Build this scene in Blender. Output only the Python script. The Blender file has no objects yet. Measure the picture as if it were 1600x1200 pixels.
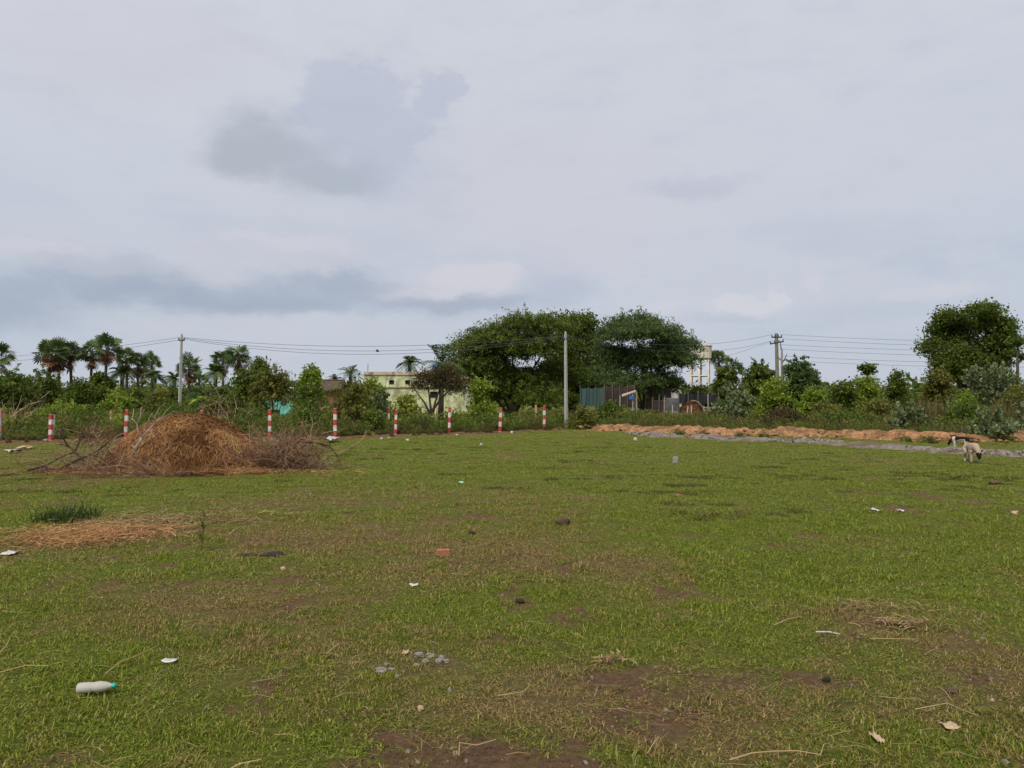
import bpy, math, random
import numpy as np
from mathutils import Vector
R = math.radians
rs = np.random.RandomState(7)

# ------------------------------------------------------------------ camera, sky, sun, exposure
scene = bpy.context.scene
C = scene.collection
F = 1202.0; CAMZ = 1.55; HOR = 630.0
PITCH = math.atan((HOR - 600) / F)
cam_d = bpy.data.cameras.new('camera'); cam = bpy.data.objects.new('camera', cam_d); C.objects.link(cam)
cam.location = (0, 0, CAMZ); cam.rotation_euler = (math.pi / 2 + PITCH, 0, 0)
cam_d.sensor_width = 36; cam_d.lens = 36 * F / 1600; cam_d.clip_start = .1; cam_d.clip_end = 3000
scene.camera = cam
EXPO = .95
SUN_EL, SUN_AZ = 52.0, 205.0          # azimuth clockwise from +Y (the view direction)
scene.cycles.max_bounces = 6; scene.cycles.diffuse_bounces = 3; scene.cycles.glossy_bounces = 2; scene.cycles.transmission_bounces = 4
world = bpy.data.worlds.new('World'); scene.world = world; world.use_nodes = True
sun_d = bpy.data.lights.new('sun', 'SUN'); sun = bpy.data.objects.new('sun', sun_d); C.objects.link(sun)
sun_d.energy = 1.5; sun_d.angle = R(16); sun_d.color = (1, .95, .86)
_e, _a = R(SUN_EL), R(SUN_AZ)
sdir = Vector((math.cos(_e) * math.sin(_a), math.cos(_e) * math.cos(_a), math.sin(_e)))
sun.rotation_euler = (-sdir).to_track_quat('-Z', 'Y').to_euler(); sun.location = (0, -10, 40)
vs = scene.view_settings
vs.view_transform = 'Standard'; vs.look = 'None'; vs.gamma = 1; vs.exposure = EXPO; vs.use_curve_mapping = False

def lin(r, g, b):
    f = lambda c: (c / 255) / 12.92 if c / 255 <= .04045 else ((c / 255 + .055) / 1.055) ** 2.4
    return (f(r), f(g), f(b), 1)

def build_sky():
    nt = world.node_tree; nt.nodes.clear(); N = nt.nodes; Lk = nt.links
    def val(s, v):
        if hasattr(v, 'is_output'): Lk.new(v, s)
        else: s.default_value = v
    def M(op, a, b=None, c=None, clamp=False):
        n = N.new('ShaderNodeMath'); n.operation = op; n.use_clamp = clamp; val(n.inputs[0], a)
        if b is not None: val(n.inputs[1], b)
        if c is not None: val(n.inputs[2], c)
        return n.outputs[0]
    def VM(op, a, b=None, s=None):
        n = N.new('ShaderNodeVectorMath'); n.operation = op; val(n.inputs[0], a)
        if b is not None: val(n.inputs[1], b)
        if s is not None: val(n.inputs['Scale'], s)
        return n.outputs[0]
    def noise(v, scale, det=5, rough=.55, col=False):
        n = N.new('ShaderNodeTexNoise'); Lk.new(v, n.inputs['Vector']); n.inputs['Scale'].default_value = scale
        n.inputs['Detail'].default_value = det; n.inputs['Roughness'].default_value = rough
        return n.outputs['Color' if col else 'Fac']
    def sstep(v, a, b, lo=0, hi=1):
        n = N.new('ShaderNodeMapRange'); n.interpolation_type = 'SMOOTHSTEP'; val(n.inputs[0], v)
        for i, q in zip((1, 2, 3, 4), (a, b, lo, hi)): n.inputs[i].default_value = q
        return n.outputs[0]
    def mix(f, a, b):
        n = N.new('ShaderNodeMix'); n.data_type = 'RGBA'; val(n.inputs[0], f); val(n.inputs[6], a); val(n.inputs[7], b)
        return n.outputs[2]
    d = N.new('ShaderNodeTexCoord').outputs['Generated']
    wn = VM('SUBTRACT', noise(VM('MULTIPLY', d, (1, 1, 1.8)), 5.5, 6, .62, True), (.5, .5, .5))
    sep = N.new('ShaderNodeSeparateXYZ'); Lk.new(d, sep.inputs[0])
    ws = N.new('ShaderNodeSeparateXYZ'); Lk.new(wn, ws.inputs[0])
    az = M('MULTIPLY_ADD', ws.outputs[0], .17, M('ARCTAN2', sep.outputs[0], sep.outputs[1]))
    el0 = M('ARCSINE', sep.outputs[2])
    el = M('MULTIPLY_ADD', ws.outputs[1], .085, el0)
    n1 = noise(VM('MULTIPLY', d, (1, 1, 3.0)), 3.4, 7, .6)
    n2 = noise(VM('MULTIPLY', d, (1, 1, 2.6)), 10.0, 9, .66)
    n3 = noise(VM('MULTIPLY', d, (1, 1, 1.4)), 1.5, 3, .5)
    def blob(px, py, rx, ry):
        a0 = math.atan((px - 800) / F); h = math.hypot(F, px - 800); e0 = math.atan((HOR - py) / h)
        x = M('MULTIPLY', M('SUBTRACT', az, a0), F / rx); y = M('MULTIPLY', M('SUBTRACT', el, e0), F / ry)
        return M('EXPONENT', M('MULTIPLY', M('ADD', M('MULTIPLY', x, x), M('MULTIPLY', y, y)), -1))
    def cover(bs, lo, hi, k, nn=None):
        s = None
        for b in bs:
            g = blob(*b); s = g if s is None else M('MAXIMUM', s, g)
        return sstep(M('ADD', s, M('MULTIPLY', M('SUBTRACT', nn or n2, .5), k)), lo, hi)
    # high veil: a shade lighter overhead, a shade bluer towards the horizon
    col = mix(sstep(el0, .0, .5), lin(188, 196, 210), lin(210, 215, 225))
    col = mix(sstep(n3, .42, .62, 0, .45), col, lin(205, 206, 214))
    col = mix(sstep(n1, .45, .75, 0, .25), col, lin(187, 195, 209))
    col = mix(sstep(n2, .40, .66, 0, .22), col, lin(190, 196, 210))
    # broken low cloud round the whole horizon
    low = M('MULTIPLY', sstep(el0, .03, .09), sstep(el0, .26, .14))
    band = M('MULTIPLY', low, sstep(n1, .50, .64))
    col = mix(M('MULTIPLY', band, .45), col, lin(178, 187, 204))
    col = mix(M('MULTIPLY', M('MULTIPLY', low, sstep(n2, .55, .68)), .35), col, lin(207, 205, 214))
    # the clouds in view
    def layer(col, bs, lo, hi, k, amt, c, nn=None): return mix(M('MULTIPLY', cover(bs, lo, hi, k, nn), amt), col, lin(*c))
    col = layer(col, [(860, 300, 260, 130), (150, 60, 220, 90)], .0, 1.1, .5, .5, (207, 205, 213))
    col = layer(col, [(430, 225, 105, 50), (520, 268, 95, 36), (400, 250, 80, 30)], .10, .90, .6, .85, (174, 181, 192))
    col = layer(col, [(550, 165, 80, 66), (605, 215, 75, 66), (665, 160, 58, 50), (700, 125, 32, 28)], .38, .62, .9, .46, (179, 186, 204))
    col = layer(col, [(560, 185, 100, 80), (620, 250, 80, 80), (675, 160, 60, 50)], .05, 1.0, .6, .42, (183, 190, 206))
    col = layer(col, [(1075, 285, 85, 22)], .12, 1.0, .7, .55, (182, 188, 204))
    col = layer(col, [(470, 392, 140, 30), (330, 405, 70, 20), (40, 382, 100, 22)], .15, .95, .9, .65, (201, 201, 211))
    col = layer(col, [(725, 440, 100, 40), (640, 462, 80, 26), (770, 420, 38, 24)], .25, .85, .9, .72, (207, 205, 213))
    col = layer(col, [(735, 432, 80, 30), (660, 458, 60, 16), (775, 418, 30, 20)],   .42, .80, 1.1, .50, (210, 208, 215), n2)
    col = layer(col, [(480, 388, 100, 16), (400, 380, 60, 12), (40, 378, 60, 10)], .50, .72, 1.1, .42, (208, 208, 216), n2)
    col = layer(col, [(900, 390, 105, 50), (985, 335, 26, 16)], .15, .95, 1.0, .38, (204, 202, 212))
    col = layer(col, [(1140, 470, 70, 18), (1195, 455, 34, 13), (1030, 470, 40, 9), (1265, 428, 24, 8), (1470, 455, 66, 9)], .2, .9, 1.0, .62, (207, 206, 214))
    col = layer(col, [(1145, 466, 60, 13), (1200, 452, 24, 9)], .48, .68, 1.1, .5, (213, 212, 218), n2)
    col = layer(col, [(1130, 492, 70, 10), (1390, 482, 130, 24)], .1, 1.0, .8, .45, (178, 186, 204))
    col = layer(col, [(390, 462, 240, 34), (540, 445, 90, 28), (690, 478, 130, 18), (170, 440, 140, 34), (20, 460, 120, 44)], .0, 1.0, .85, .84, (162, 172, 190))
    col = layer(col, [(430, 476, 190, 18), (250, 462, 110, 18)], .0, 1.1, .8, .38, (152, 164, 184))
    col = layer(col, [(350, 425, 110, 18), (520, 408, 80, 16), (190, 420, 80, 14)], .15, 1.0, 1.1, .42, (198, 200, 210))
    col = layer(col, [(870, 455, 70, 28)], .1, 1.0, .8, .5, (181, 188, 206))
    col = layer(col, [(420, 505, 100, 14), (560, 515, 110, 12), (250, 512, 90, 10)], .15, .95, 1.0, .5, (198, 200, 210))
    sky = N.new('ShaderNodeTexSky'); sky.sky_type = 'NISHITA'; sky.sun_disc = False
    sky.sun_elevation = R(SUN_EL); sky.sun_rotation = R(SUN_AZ)
    STR = .1
    full = mix(.96, sky.outputs[0], VM('SCALE', col, s=2 ** -EXPO / STR))
    bg = N.new('ShaderNodeBackground'); Lk.new(full, bg.inputs[0]); bg.inputs[1].default_value = STR
    out = N.new('ShaderNodeOutputWorld'); Lk.new(bg.outputs[0], out.inputs[0])
build_sky()

# ------------------------------------------------------------------ where a picture ray meets the place
cp, sp = math.cos(PITCH), math.sin(PITCH)
def ray(px, py):
    r, u = (px - 800) / F, (600 - py) / F
    return np.array([r, cp - u * sp, sp + u * cp])
def at(px, py, Y):
    d = ray(px, py); return np.array([0, 0, CAMZ]) + d * (Y / d[1])
def gnd(px, py):
    d = ray(px, py); t = -CAMZ / d[2]; return np.array([d[0] * t, d[1] * t])
def depth_of(py): return gnd(800, py)[1]
def wpx(n, Y): return n / F * Y

# ------------------------------------------------------------------ noise and terrain
def _h(ix, iy, s):
    v = np.sin(ix * 127.1 + iy * 311.7 + s * 74.7) * 43758.5453
    return v - np.floor(v)
def vnoise(x, y, s=0):
    x = np.asarray(x, float); y = np.asarray(y, float)
    ix, iy = np.floor(x), np.floor(y); fx, fy = x - ix, y - iy
    fx = fx * fx * (3 - 2 * fx); fy = fy * fy * (3 - 2 * fy)
    a = _h(ix, iy, s) * (1 - fx) + _h(ix + 1, iy, s) * fx
    b = _h(ix, iy + 1, s) * (1 - fx) + _h(ix + 1, iy + 1, s) * fx
    return a * (1 - fy) + b * fy
def fbm(x, y, s=0, o=4):
    t = 0; a = .5; w = 0
    for k in range(o):
        t = t + a * vnoise(x * 2 ** k + 13.7 * k, y * 2 ** k + 5.1 * k, s + k); w += a; a *= .55
    return t / w
FENCE = np.array([(-40, 30.5), (-18, 30.3), (-16.6, 32.5), (-13.4, 33.2), (-10.5, 33.5), (-7.8, 33.9), (-5.6, 36.5), (-3.2, 38.9), (-.63, 40.2), (1.85, 43.6), (3.6, 48.5), (6.0, 52)])
def fence_y(x): return np.interp(x, FENCE[:, 0], FENCE[:, 1])
def sm(v, a, b):
    t = np.clip((v - a) / (b - a), 0, 1); return t * t * (3 - 2 * t)
def H(x, y):
    x = np.asarray(x, float); y = np.asarray(y, float)
    d = np.hypot(x, y)
    z = .10 * (fbm(x * .13, y * .13, 3, 3) - .5) * sm(d, 2, 10)
    z = z + (fbm(x * .9, y * .9, 11, 4) - .5) * (.045 + .05 * sm(d, 9, 20))
    # the low soil bank the fence posts stand on
    e = y - fence_y(x); on = 1 - sm(x, 3.5, 7)
    z = z + on * (.10 * np.exp(-((e - .3) / .8) ** 2) - .08 * np.exp(-((e + .9) / .45) ** 2))
    return z
# colour patches of the field, given where the photograph shows them
def patches(lst):
    out = []
    for cx, cy, rx, ry, s in lst:
        c = gnd(cx, cy); a = gnd(cx + rx, cy)[0] - c[0]; b = (gnd(cx, cy - ry)[1] - gnd(cx, cy + ry)[1]) / 2
        out.append((c[0], c[1], a, b, s))
    return out
SOIL = patches([(545, 795, 95, 9, .95), (715, 803, 85, 12, .9), (290, 803, 60, 7, .7), (410, 800, 55, 7, .6), (330, 778, 60, 5, .5), (640, 1040, 62, 24, 1.0),
    (985, 1050, 70, 22, .75), (1010, 1125, 65, 22, .7), (865, 1005, 45, 10, .6), (1075, 1070, 40, 15, .75), (1065, 1135, 30, 22, .8), (930, 1085, 30, 12, .6),
    (1580, 1010, 60, 50, .55), (1360, 955, 85, 7, .6), (1400, 980, 35, 8, .7), (800, 708, 32, 5, .8), (375, 747, 40, 4, .7), (470, 746, 60, 4, .6),
    (70, 1185, 80, 10, .6), (430, 1062, 45, 9, .7), (230, 1100, 50, 10, .4), (1300, 1110, 70, 16, .6), (1460, 1140, 50, 14, .5), (990, 735, 45, 4, .5),
    (920, 835, 60, 5, .5), (1180, 1030, 60, 8, .45), (540, 1085, 30, 10, .45), (1000, 880, 70, 5, .5), (1560, 1180, 60, 20, .6), (760, 1050, 40, 12, .6), (20, 790, 25, 6, .4)])
DRY = patches([(650, 775, 330, 20, .45), (620, 840, 380, 40, .30), (1000, 885, 180, 22, .50), (1340, 965, 150, 30, .45), (1560, 1050, 110, 140, .45), (1080, 940, 130, 25, .35),
    (1240, 740, 330, 18, .18), (250, 950, 300, 60, .15), (800, 990, 280, 40, .20), (800, 720, 200, 14, .15), (150, 836, 110, 16, .9), (40, 720, 90, 20, .3), (1000, 1090, 260, 70, .25), (160, 745, 160, 10, .5)])
GRN = patches([(1250, 770, 420, 55, .45), (1320, 865, 330, 40, .60), (700, 700, 260, 16, .40), (130, 1000, 200, 80, .35), (420, 880, 200, 25, .35), (760, 935, 60, 12, .5), (1170, 970, 90, 14, .5),
    (640, 950, 90, 14, .4), (700, 835, 70, 8, .4), (330, 1150, 260, 40, .25), (1350, 1165, 160, 30, .3), (1500, 905, 120, 20, .4), (900, 1130, 80, 25, .2), (100, 800, 90, 14, .3)])
def psum(lst, x, y):
    t = np.zeros_like(x)
    wx = x + (fbm(x * 1.7, y * 1.7, 31, 3) - .5) * .5; wy = y + (fbm(x * 1.7, y * 1.7, 41, 3) - .5) * .8
    for cx, cy, a, b, s in lst:
        t = np.maximum(t, s * np.exp(-(((wx - cx) / a) ** 2 + ((wy - cy) / b) ** 2)))
    return t
def f_soil(x, y):
    n = fbm(x * 2.3, y * 2.3, 21, 4)
    n2 = fbm(x * .8, y * .8, 27, 3)
    v = sm(n, .54, .74) * .80 * sm(n2, .42, .62)
    e = y - fence_y(x); on = 1 - sm(x, 3.5, 6)
    v = np.maximum(v, .9 * on * np.exp(-((e + .25) / 1.0) ** 2) * sm(n, .15, .45))
    return np.clip(np.maximum(v, psum(SOIL, x, y) * sm(n, .28, .66) * 1.0), 0, 1)
def f_dry(x, y):
    n = fbm(x * .5, y * .5, 51, 4); m = fbm(x * 2.8, y * 2.8, 57, 3)
    d = np.hypot(x, y)
    return np.clip(.34 - .20 * sm(d, 6, 14) + (n - .5) * 1.0 + (m - .5) * .5 + psum(DRY, x, y) - psum(GRN, x, y) * .75, 0, 1)

# ------------------------------------------------------------------ mesh helpers
def mesh_np(name, V, Q, attrs=None, smooth=False):
    V = np.asarray(V, np.float32); Q = np.asarray(Q, np.int32)
    me = bpy.data.meshes.new(name); k = Q.shape[1]
    me.vertices.add(len(V)); me.vertices.foreach_set('co', V.ravel())
    me.loops.add(Q.size); me.loops.foreach_set('vertex_index', Q.ravel())
    me.polygons.add(len(Q)); me.polygons.foreach_set('loop_start', np.arange(0, Q.size, k, dtype=np.int32))
    for an, av in (attrs or {}).items():
        a = me.attributes.new(an, 'FLOAT', 'POINT'); a.data.foreach_set('value', np.asarray(av, np.float32))
    me.update(calc_edges=True)
    me.polygons.foreach_set('use_smooth', np.full(len(Q), smooth)); me.update()
    return me
class MB:
    """collects quads (and triangles as quads with a doubled corner left out) for one mesh"""
    def __init__(s): s.V = []; s.Fc = []; s.T = []; s.n = 0
    def add(s, V, Fc, t=.5):
        V = [tuple(map(float, v)) for v in V]; o = s.n; s.V += V; s.T += [t] * len(V); s.n += len(V)
        s.Fc += [tuple(i + o for i in f) for f in Fc]
    def box(s, c, sz, rz=0, t=.5, rx=0):
        x, y, z = [q / 2 for q in sz]; P = []
        for k in range(8):
            p = Vector(((-x, x)[k & 1], (-y, y)[k >> 1 & 1], (-z, z)[k >> 2 & 1]))
            if rx: p.rotate(__import__('mathutils').Euler((rx, 0, 0)))
            if rz: p.rotate(__import__('mathutils').Euler((0, 0, rz)))
            P.append((p.x + c[0], p.y + c[1], p.z + c[2]))
        s.add(P, [(0, 2, 3, 1), (4, 5, 7, 6), (0, 1, 5, 4), (2, 6, 7, 3), (0, 4, 6, 2), (1, 3, 7, 5)], t)
    def tube(s, pts, rad, sides=5, t=.5, cap=True):
        pts = [Vector(p) for p in pts]; V = []; Fc = []; n = len(pts)
        if not hasattr(rad, '__len__'): rad = [rad] * n
        up = Vector((0, 0, 1)); pr = None
        for i in range(n):
            tg = (pts[min(i + 1, n - 1)] - pts[max(i - 1, 0)]).normalized()
            if pr is None:
                a = tg.cross(up)
                if a.length < .1: a = tg.cross(Vector((1, 0, 0)))
            else: a = pr - tg * pr.dot(tg)
            a.normalize(); pr = a; b = tg.cross(a)
            for k in range(sides):
                w = 2 * math.pi * k / sides
                V.append(pts[i] + (a * math.cos(w) + b * math.sin(w)) * rad[i])
        for i in range(n - 1):
            for k in range(sides):
                k2 = (k + 1) % sides
                Fc.append((i * sides + k, i * sides + k2, (i + 1) * sides + k2, (i + 1) * sides + k))
        if cap:
            Fc.append(tuple(range(sides - 1, -1, -1))); Fc.append(tuple((n - 1) * sides + k for k in range(sides)))
        s.add(V, Fc, t)
    def lathe(s, prof, sides=16, org=(0, 0, 0), axis='z', t=.5):
        V = []; Fc = []
        for r, z in prof:
            for k in range(sides):
                w = 2 * math.pi * k / sides; p = (r * math.cos(w), r * math.sin(w), z)
                if axis == 'x': p = (p[2], p[0], p[1])
                V.append((p[0] + org[0], p[1] + org[1], p[2] + org[2]))
        for i in range(len(prof) - 1):
            for k in range(sides):
                k2 = (k + 1) % sides; Fc.append((i * sides + k, i * sides + k2, (i + 1) * sides + k2, (i + 1) * sides + k))
        Fc.append(tuple(range(sides - 1, -1, -1))); Fc.append(tuple((len(prof) - 1) * sides + k for k in range(sides)))
        s.add(V, Fc, t)
    def blobby(s, c, r, seed, rough=.25, seg=8, rings=5, t=.5):
        q = random.Random(seed); V = []; Fc = []
        for i in range(rings + 1):
            ph = math.pi * i / rings
            for k in range(seg):
                th = 2 * math.pi * k / seg; f = 1 + q.uniform(-rough, rough) * math.sin(ph)
                V.append((c[0] + r[0] * f * math.sin(ph) * math.cos(th), c[1] + r[1] * f * math.sin(ph) * math.sin(th), c[2] + r[2] * f * math.cos(ph)))
        for i in range(rings):
            for k in range(seg):
                k2 = (k + 1) % seg; Fc.append((i * seg + k, (i + 1) * seg + k, (i + 1) * seg + k2, i * seg + k2))
        s.add(V, Fc, t)
    def mesh(s, name, smooth=False):
        me = bpy.data.meshes.new(name); me.from_pydata(s.V, [], s.Fc)
        a = me.attributes.new('tint', 'FLOAT', 'POINT'); a.data.foreach_set('value', np.array(s.T, np.float32))
        if smooth: me.polygons.foreach_set('use_smooth', np.ones(len(me.polygons), bool))
        me.update(); return me
def link(name, data, mat=None, parent=None, loc=None):
    o = bpy.data.objects.new(name, data); C.objects.link(o)
    if mat is not None and data is not None and not data.materials: data.materials.append(mat)
    if parent is not None: o.parent = parent
    if loc is not None: o.location = loc
    return o
def tag(o, label=None, cat=None, group=None, kind=None):
    for k, v in (('label', label), ('category', cat), ('group', group), ('kind', kind)):
        if v: o[k] = v
    return o
def empty(name, loc, label, cat, group=None, rz=0):
    o = link(name, None, loc=loc); o.rotation_euler.z = rz; o.empty_display_size = .2
    return tag(o, label, cat, group)

# ------------------------------------------------------------------ materials
def node_mat(name):
    m = bpy.data.materials.new(name); m.use_nodes = True; nt = m.node_tree
    return m, nt, nt.nodes['Principled BSDF'], nt.nodes['Material Output']
def ramp(nt, fac, stops):
    r = nt.nodes.new('ShaderNodeValToRGB'); e = r.color_ramp.elements
    while len(e) < len(stops): e.new(.5)
    for el, (p, c) in zip(e, stops): el.position = p; el.color = (*c[:3], 1)
    nt.links.new(fac, r.inputs[0]); return r.outputs[0]
def tnoise(nt, scale, det=4, rough=.6, coord='Object', vec=None, stretch=None):
    n = nt.nodes.new('ShaderNodeTexNoise'); n.inputs['Scale'].default_value = scale
    n.inputs['Detail'].default_value = det; n.inputs['Roughness'].default_value = rough
    if coord == 'World': v = nt.nodes.new('ShaderNodeNewGeometry').outputs['Position']
    else: v = nt.nodes.new('ShaderNodeTexCoord').outputs[coord]
    if stretch:
        mp = nt.nodes.new('ShaderNodeMapping'); mp.inputs['Scale'].default_value = stretch; nt.links.new(v, mp.inputs[0]); v = mp.outputs[0]
    nt.links.new(v, n.inputs['Vector']); return n.outputs['Fac']
def attr(nt, name, kind='GEOMETRY'):
    a = nt.nodes.new('ShaderNodeAttribute'); a.attribute_name = name; a.attribute_type = kind; return a.outputs['Fac']
def mixc(nt, f, a, b, mode='MIX'):
    n = nt.nodes.new('ShaderNodeMix'); n.data_type = 'RGBA'; n.blend_type = mode
    for i, v in ((0, f), (6, a), (7, b)):
        if hasattr(v, 'is_output'): nt.links.new(v, n.inputs[i])
        else: n.inputs[i].default_value = v if i == 0 else (*v[:3], 1)
    return n.outputs[2]
def mth(nt, op, a, b=None, clamp=False):
    n = nt.nodes.new('ShaderNodeMath'); n.operation = op; n.use_clamp = clamp
    for i, v in ((0, a), (1, b)):
        if v is None: continue
        if hasattr(v, 'is_output'): nt.links.new(v, n.inputs[i])
        else: n.inputs[i].default_value = v
    return n.outputs[0]
def bump(nt, bs, h, dist=.02, strength=.6):
    b = nt.nodes.new('ShaderNodeBump'); b.inputs['Distance'].default_value = dist; b.inputs['Strength'].default_value = strength
    nt.links.new(h, b.inputs['Height']); nt.links.new(b.outputs[0], bs.inputs['Normal'])
def leaf_mat(name, stops, trans=.35, rough=.55, dry=None):
    m, nt, bs, out = node_mat(name)
    t = attr(nt, 'tint'); c = ramp(nt, t, stops)
    if dry:
        d = attr(nt, 'dry', 'INSTANCER')
        f = mth(nt, 'ADD', mth(nt, 'MULTIPLY', d, 1.5), mth(nt, 'MULTIPLY', t, .7))
        f = ramp(nt, mth(nt, 'SUBTRACT', f, .35), [(.30, (0, 0, 0)), (.95, (1, 1, 1))])
        c = mixc(nt, f, c, ramp(nt, t, dry))
    nt.links.new(c, bs.inputs['Base Color']); bs.inputs['Roughness'].default_value = rough; bs.inputs['Specular IOR Level'].default_value = .08
    tr = nt.nodes.new('ShaderNodeBsdfTranslucent'); nt.links.new(c, tr.inputs[0])
    mx = nt.nodes.new('ShaderNodeMixShader'); mx.inputs[0].default_value = trans
    nt.links.new(bs.outputs[0], mx.inputs[1]); nt.links.new(tr.outputs[0], mx.inputs[2]); nt.links.new(mx.outputs[0], out.inputs[0])
    return m
def worn_paint(name, c1, c2, wear, lo=.50, hi=.66):
    m, nt, bs, out = node_mat(name); c = ramp(nt, tnoise(nt, 9, 5, .65, 'World'), [(.3, c1), (.7, c2)])
    c = mixc(nt, ramp(nt, tnoise(nt, 14, 6, .75, 'World', stretch=(1, 1, .6)), [(lo, (0, 0, 0)), (hi, (.85, .85, .85))]), c, wear)
    nt.links.new(c, bs.inputs['Base Color']); bs.inputs['Roughness'].default_value = .75; bs.inputs['Specular IOR Level'].default_value = .2; return m
def plain_mat(name, c1, c2, scale=8, rough=.8, metal=0, bd=.01, stretch=None, spec=.3, tint=False):
    m, nt, bs, out = node_mat(name)
    n = attr(nt, 'tint') if tint else tnoise(nt, scale, 5, .65, stretch=stretch)
    c = ramp(nt, n, [(.3, c1), (.7, c2)])
    nt.links.new(c, bs.inputs['Base Color']); bs.inputs['Roughness'].default_value = rough; bs.inputs['Metallic'].default_value = metal
    bs.inputs['Specular IOR Level'].default_value = spec
    if bd: bump(nt, bs, tnoise(nt, scale * 2.5, 4, .6, stretch=stretch), bd)
    return m
M = {}
M['grass'] = leaf_mat('grass_blades', [(.0, (.075, .12, .010)), (.35, (.185, .232, .024)), (.7, (.325, .352, .045)), (1, (.46, .44, .10))], .40, .5,
                      dry=[(0, (.16, .105, .035)), (.5, (.34, .245, .085)), (1, (.56, .42, .20))])
M['fine'] = leaf_mat('feathery_leaves', [(0, (0.062, 0.094, 0.018)), (.5, (0.118, 0.163, 0.029)), (1, (0.203, 0.234, 0.046))])
M['blue'] = leaf_mat('bluish_feathery_leaves', [(0, (0.053, 0.089, 0.031)), (.5, (0.095, 0.147, 0.046)), (1, (0.160, 0.204, 0.062))])
M['bright'] = leaf_mat('bright_green_leaves', [(0, (0.107, 0.169, 0.021)), (.5, (0.199, 0.273, 0.032)), (1, (0.337, 0.377, 0.059))])
M['broad'] = leaf_mat('dark_green_leaves', [(0, (0.053, 0.083, 0.016)), (.5, (0.098, 0.140, 0.023)), (1, (0.188, 0.219, 0.041))])
M['olive'] = leaf_mat('olive_leaves', [(0, (0.089, 0.098, 0.023)), (.5, (0.158, 0.163, 0.035)), (1, (0.259, 0.234, 0.059))])
M['pale'] = leaf_mat('pale_grey_green_leaves', [(0, (.09, .12, .045)), (.5, (.165, .205, .085)), (1, (.34, .38, .20))])
M['yellow'] = leaf_mat('yellow_green_leaves', [(0, (.13, .17, .02)), (.5, (.23, .26, .03)), (1, (.36, .36, .06))])
M['brown_leaf'] = leaf_mat('withered_leaves', [(0, (.045, .036, .016)), (.5, (.095, .072, .034)), (1, (.18, .13, .065))])
M['skirt'] = leaf_mat('dead_palm_leaves', [(0, (.09, .045, .025)), (.5, (.20, .11, .06)), (1, (.36, .22, .13))], .15, .8)
M['orange_leaf'] = leaf_mat('dry_orange_leaves', [(0, (.16, .08, .03)), (.5, (.28, .15, .06)), (1, (.40, .24, .11))])
M['reed'] = leaf_mat('tall_grass_blades', [(0, (.055, .058, .018)), (.45, (.12, .112, .036)), (.8, (.23, .18, .075)), (1, (.36, .28, .15))])
M['fan'] = leaf_mat('palm_fan_leaves', [(0, (0.043, 0.072, 0.023)), (.5, (0.090, 0.138, 0.041)), (1, (0.203, 0.239, 0.087))], .2, .45)
M['bark'] = plain_mat('bark', (.045, .034, .025), (.12, .095, .07), 6, .9, stretch=(1, 1, .25))
M['palmbark'] = plain_mat('palm_bark', (.035, .03, .026), (.10, .085, .07), 5, .9, stretch=(1, 1, 4))
M['greywood'] = plain_mat('weathered_wood', (.20, .165, .13), (.42, .36, .30), 7, .85)
M['darktwig'] = plain_mat('dark_twigs', (.035, .025, .02), (.10, .07, .05), 7, .9, bd=0)
M['twig'] = leaf_mat('dead_twigs', [(0, (.10, .05, .028)), (.5, (.24, .135, .078)), (1, (.46, .33, .22))], 0, .9)
M['straw'] = leaf_mat('straw', [(0, (.12, .050, .018)), (.45, (.33, .165, .064)), (.8, (.48, .265, .11)), (1, (.62, .40, .19))], .15, .7)
M['loose_straw'] = leaf_mat('pale_straw', [(0, (.16, .095, .042)), (.5, (.36, .235, .115)), (1, (.56, .42, .24))], .15, .6)
M['concrete'] = plain_mat('concrete', (.30, .29, .26), (.46, .45, .41), 9, .9)
M['red'] = worn_paint('red_paint', (.36, .018, .022), (.50, .05, .045), (.30, .20, .16))
M['white'] = worn_paint('white_paint', (.50, .47, .43), (.74, .71, .67), (.30, .25, .20))
M['fadedred'] = plain_mat('faded_red_paint', (.45, .16, .12), (.58, .28, .22), 16, .7)
M['iron'] = plain_mat('dark_iron', (.03, .03, .03), (.09, .08, .075), 10, .6)
M['wire'] = plain_mat('wire', (.05, .05, .055), (.09, .09, .095), 2, .6, bd=0)
M['stone'] = plain_mat('grey_stone', (.135, .118, .098), (.33, .295, .25), 30, .9, bd=.004)
M['palestone'] = plain_mat('pale_stone', (.36, .33, .29), (.58, .54, .49), 20, .9, bd=.004)
M['tanstone'] = plain_mat('tan_stone', (.38, .25, .14), (.55, .39, .24), 30, .9, bd=.004)
M['plastic'] = plain_mat('white_plastic', (.42, .40, .36), (.68, .66, .62), 40, .6, bd=0, spec=.3)
M['dung'] = plain_mat('dark_dung', (.012, .010, .009), (.04, .032, .025), 30, .9, bd=.01)
M['clod'] = plain_mat('brown_clod', (.06, .035, .02), (.16, .10, .06), 30, .95, bd=.01)

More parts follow.
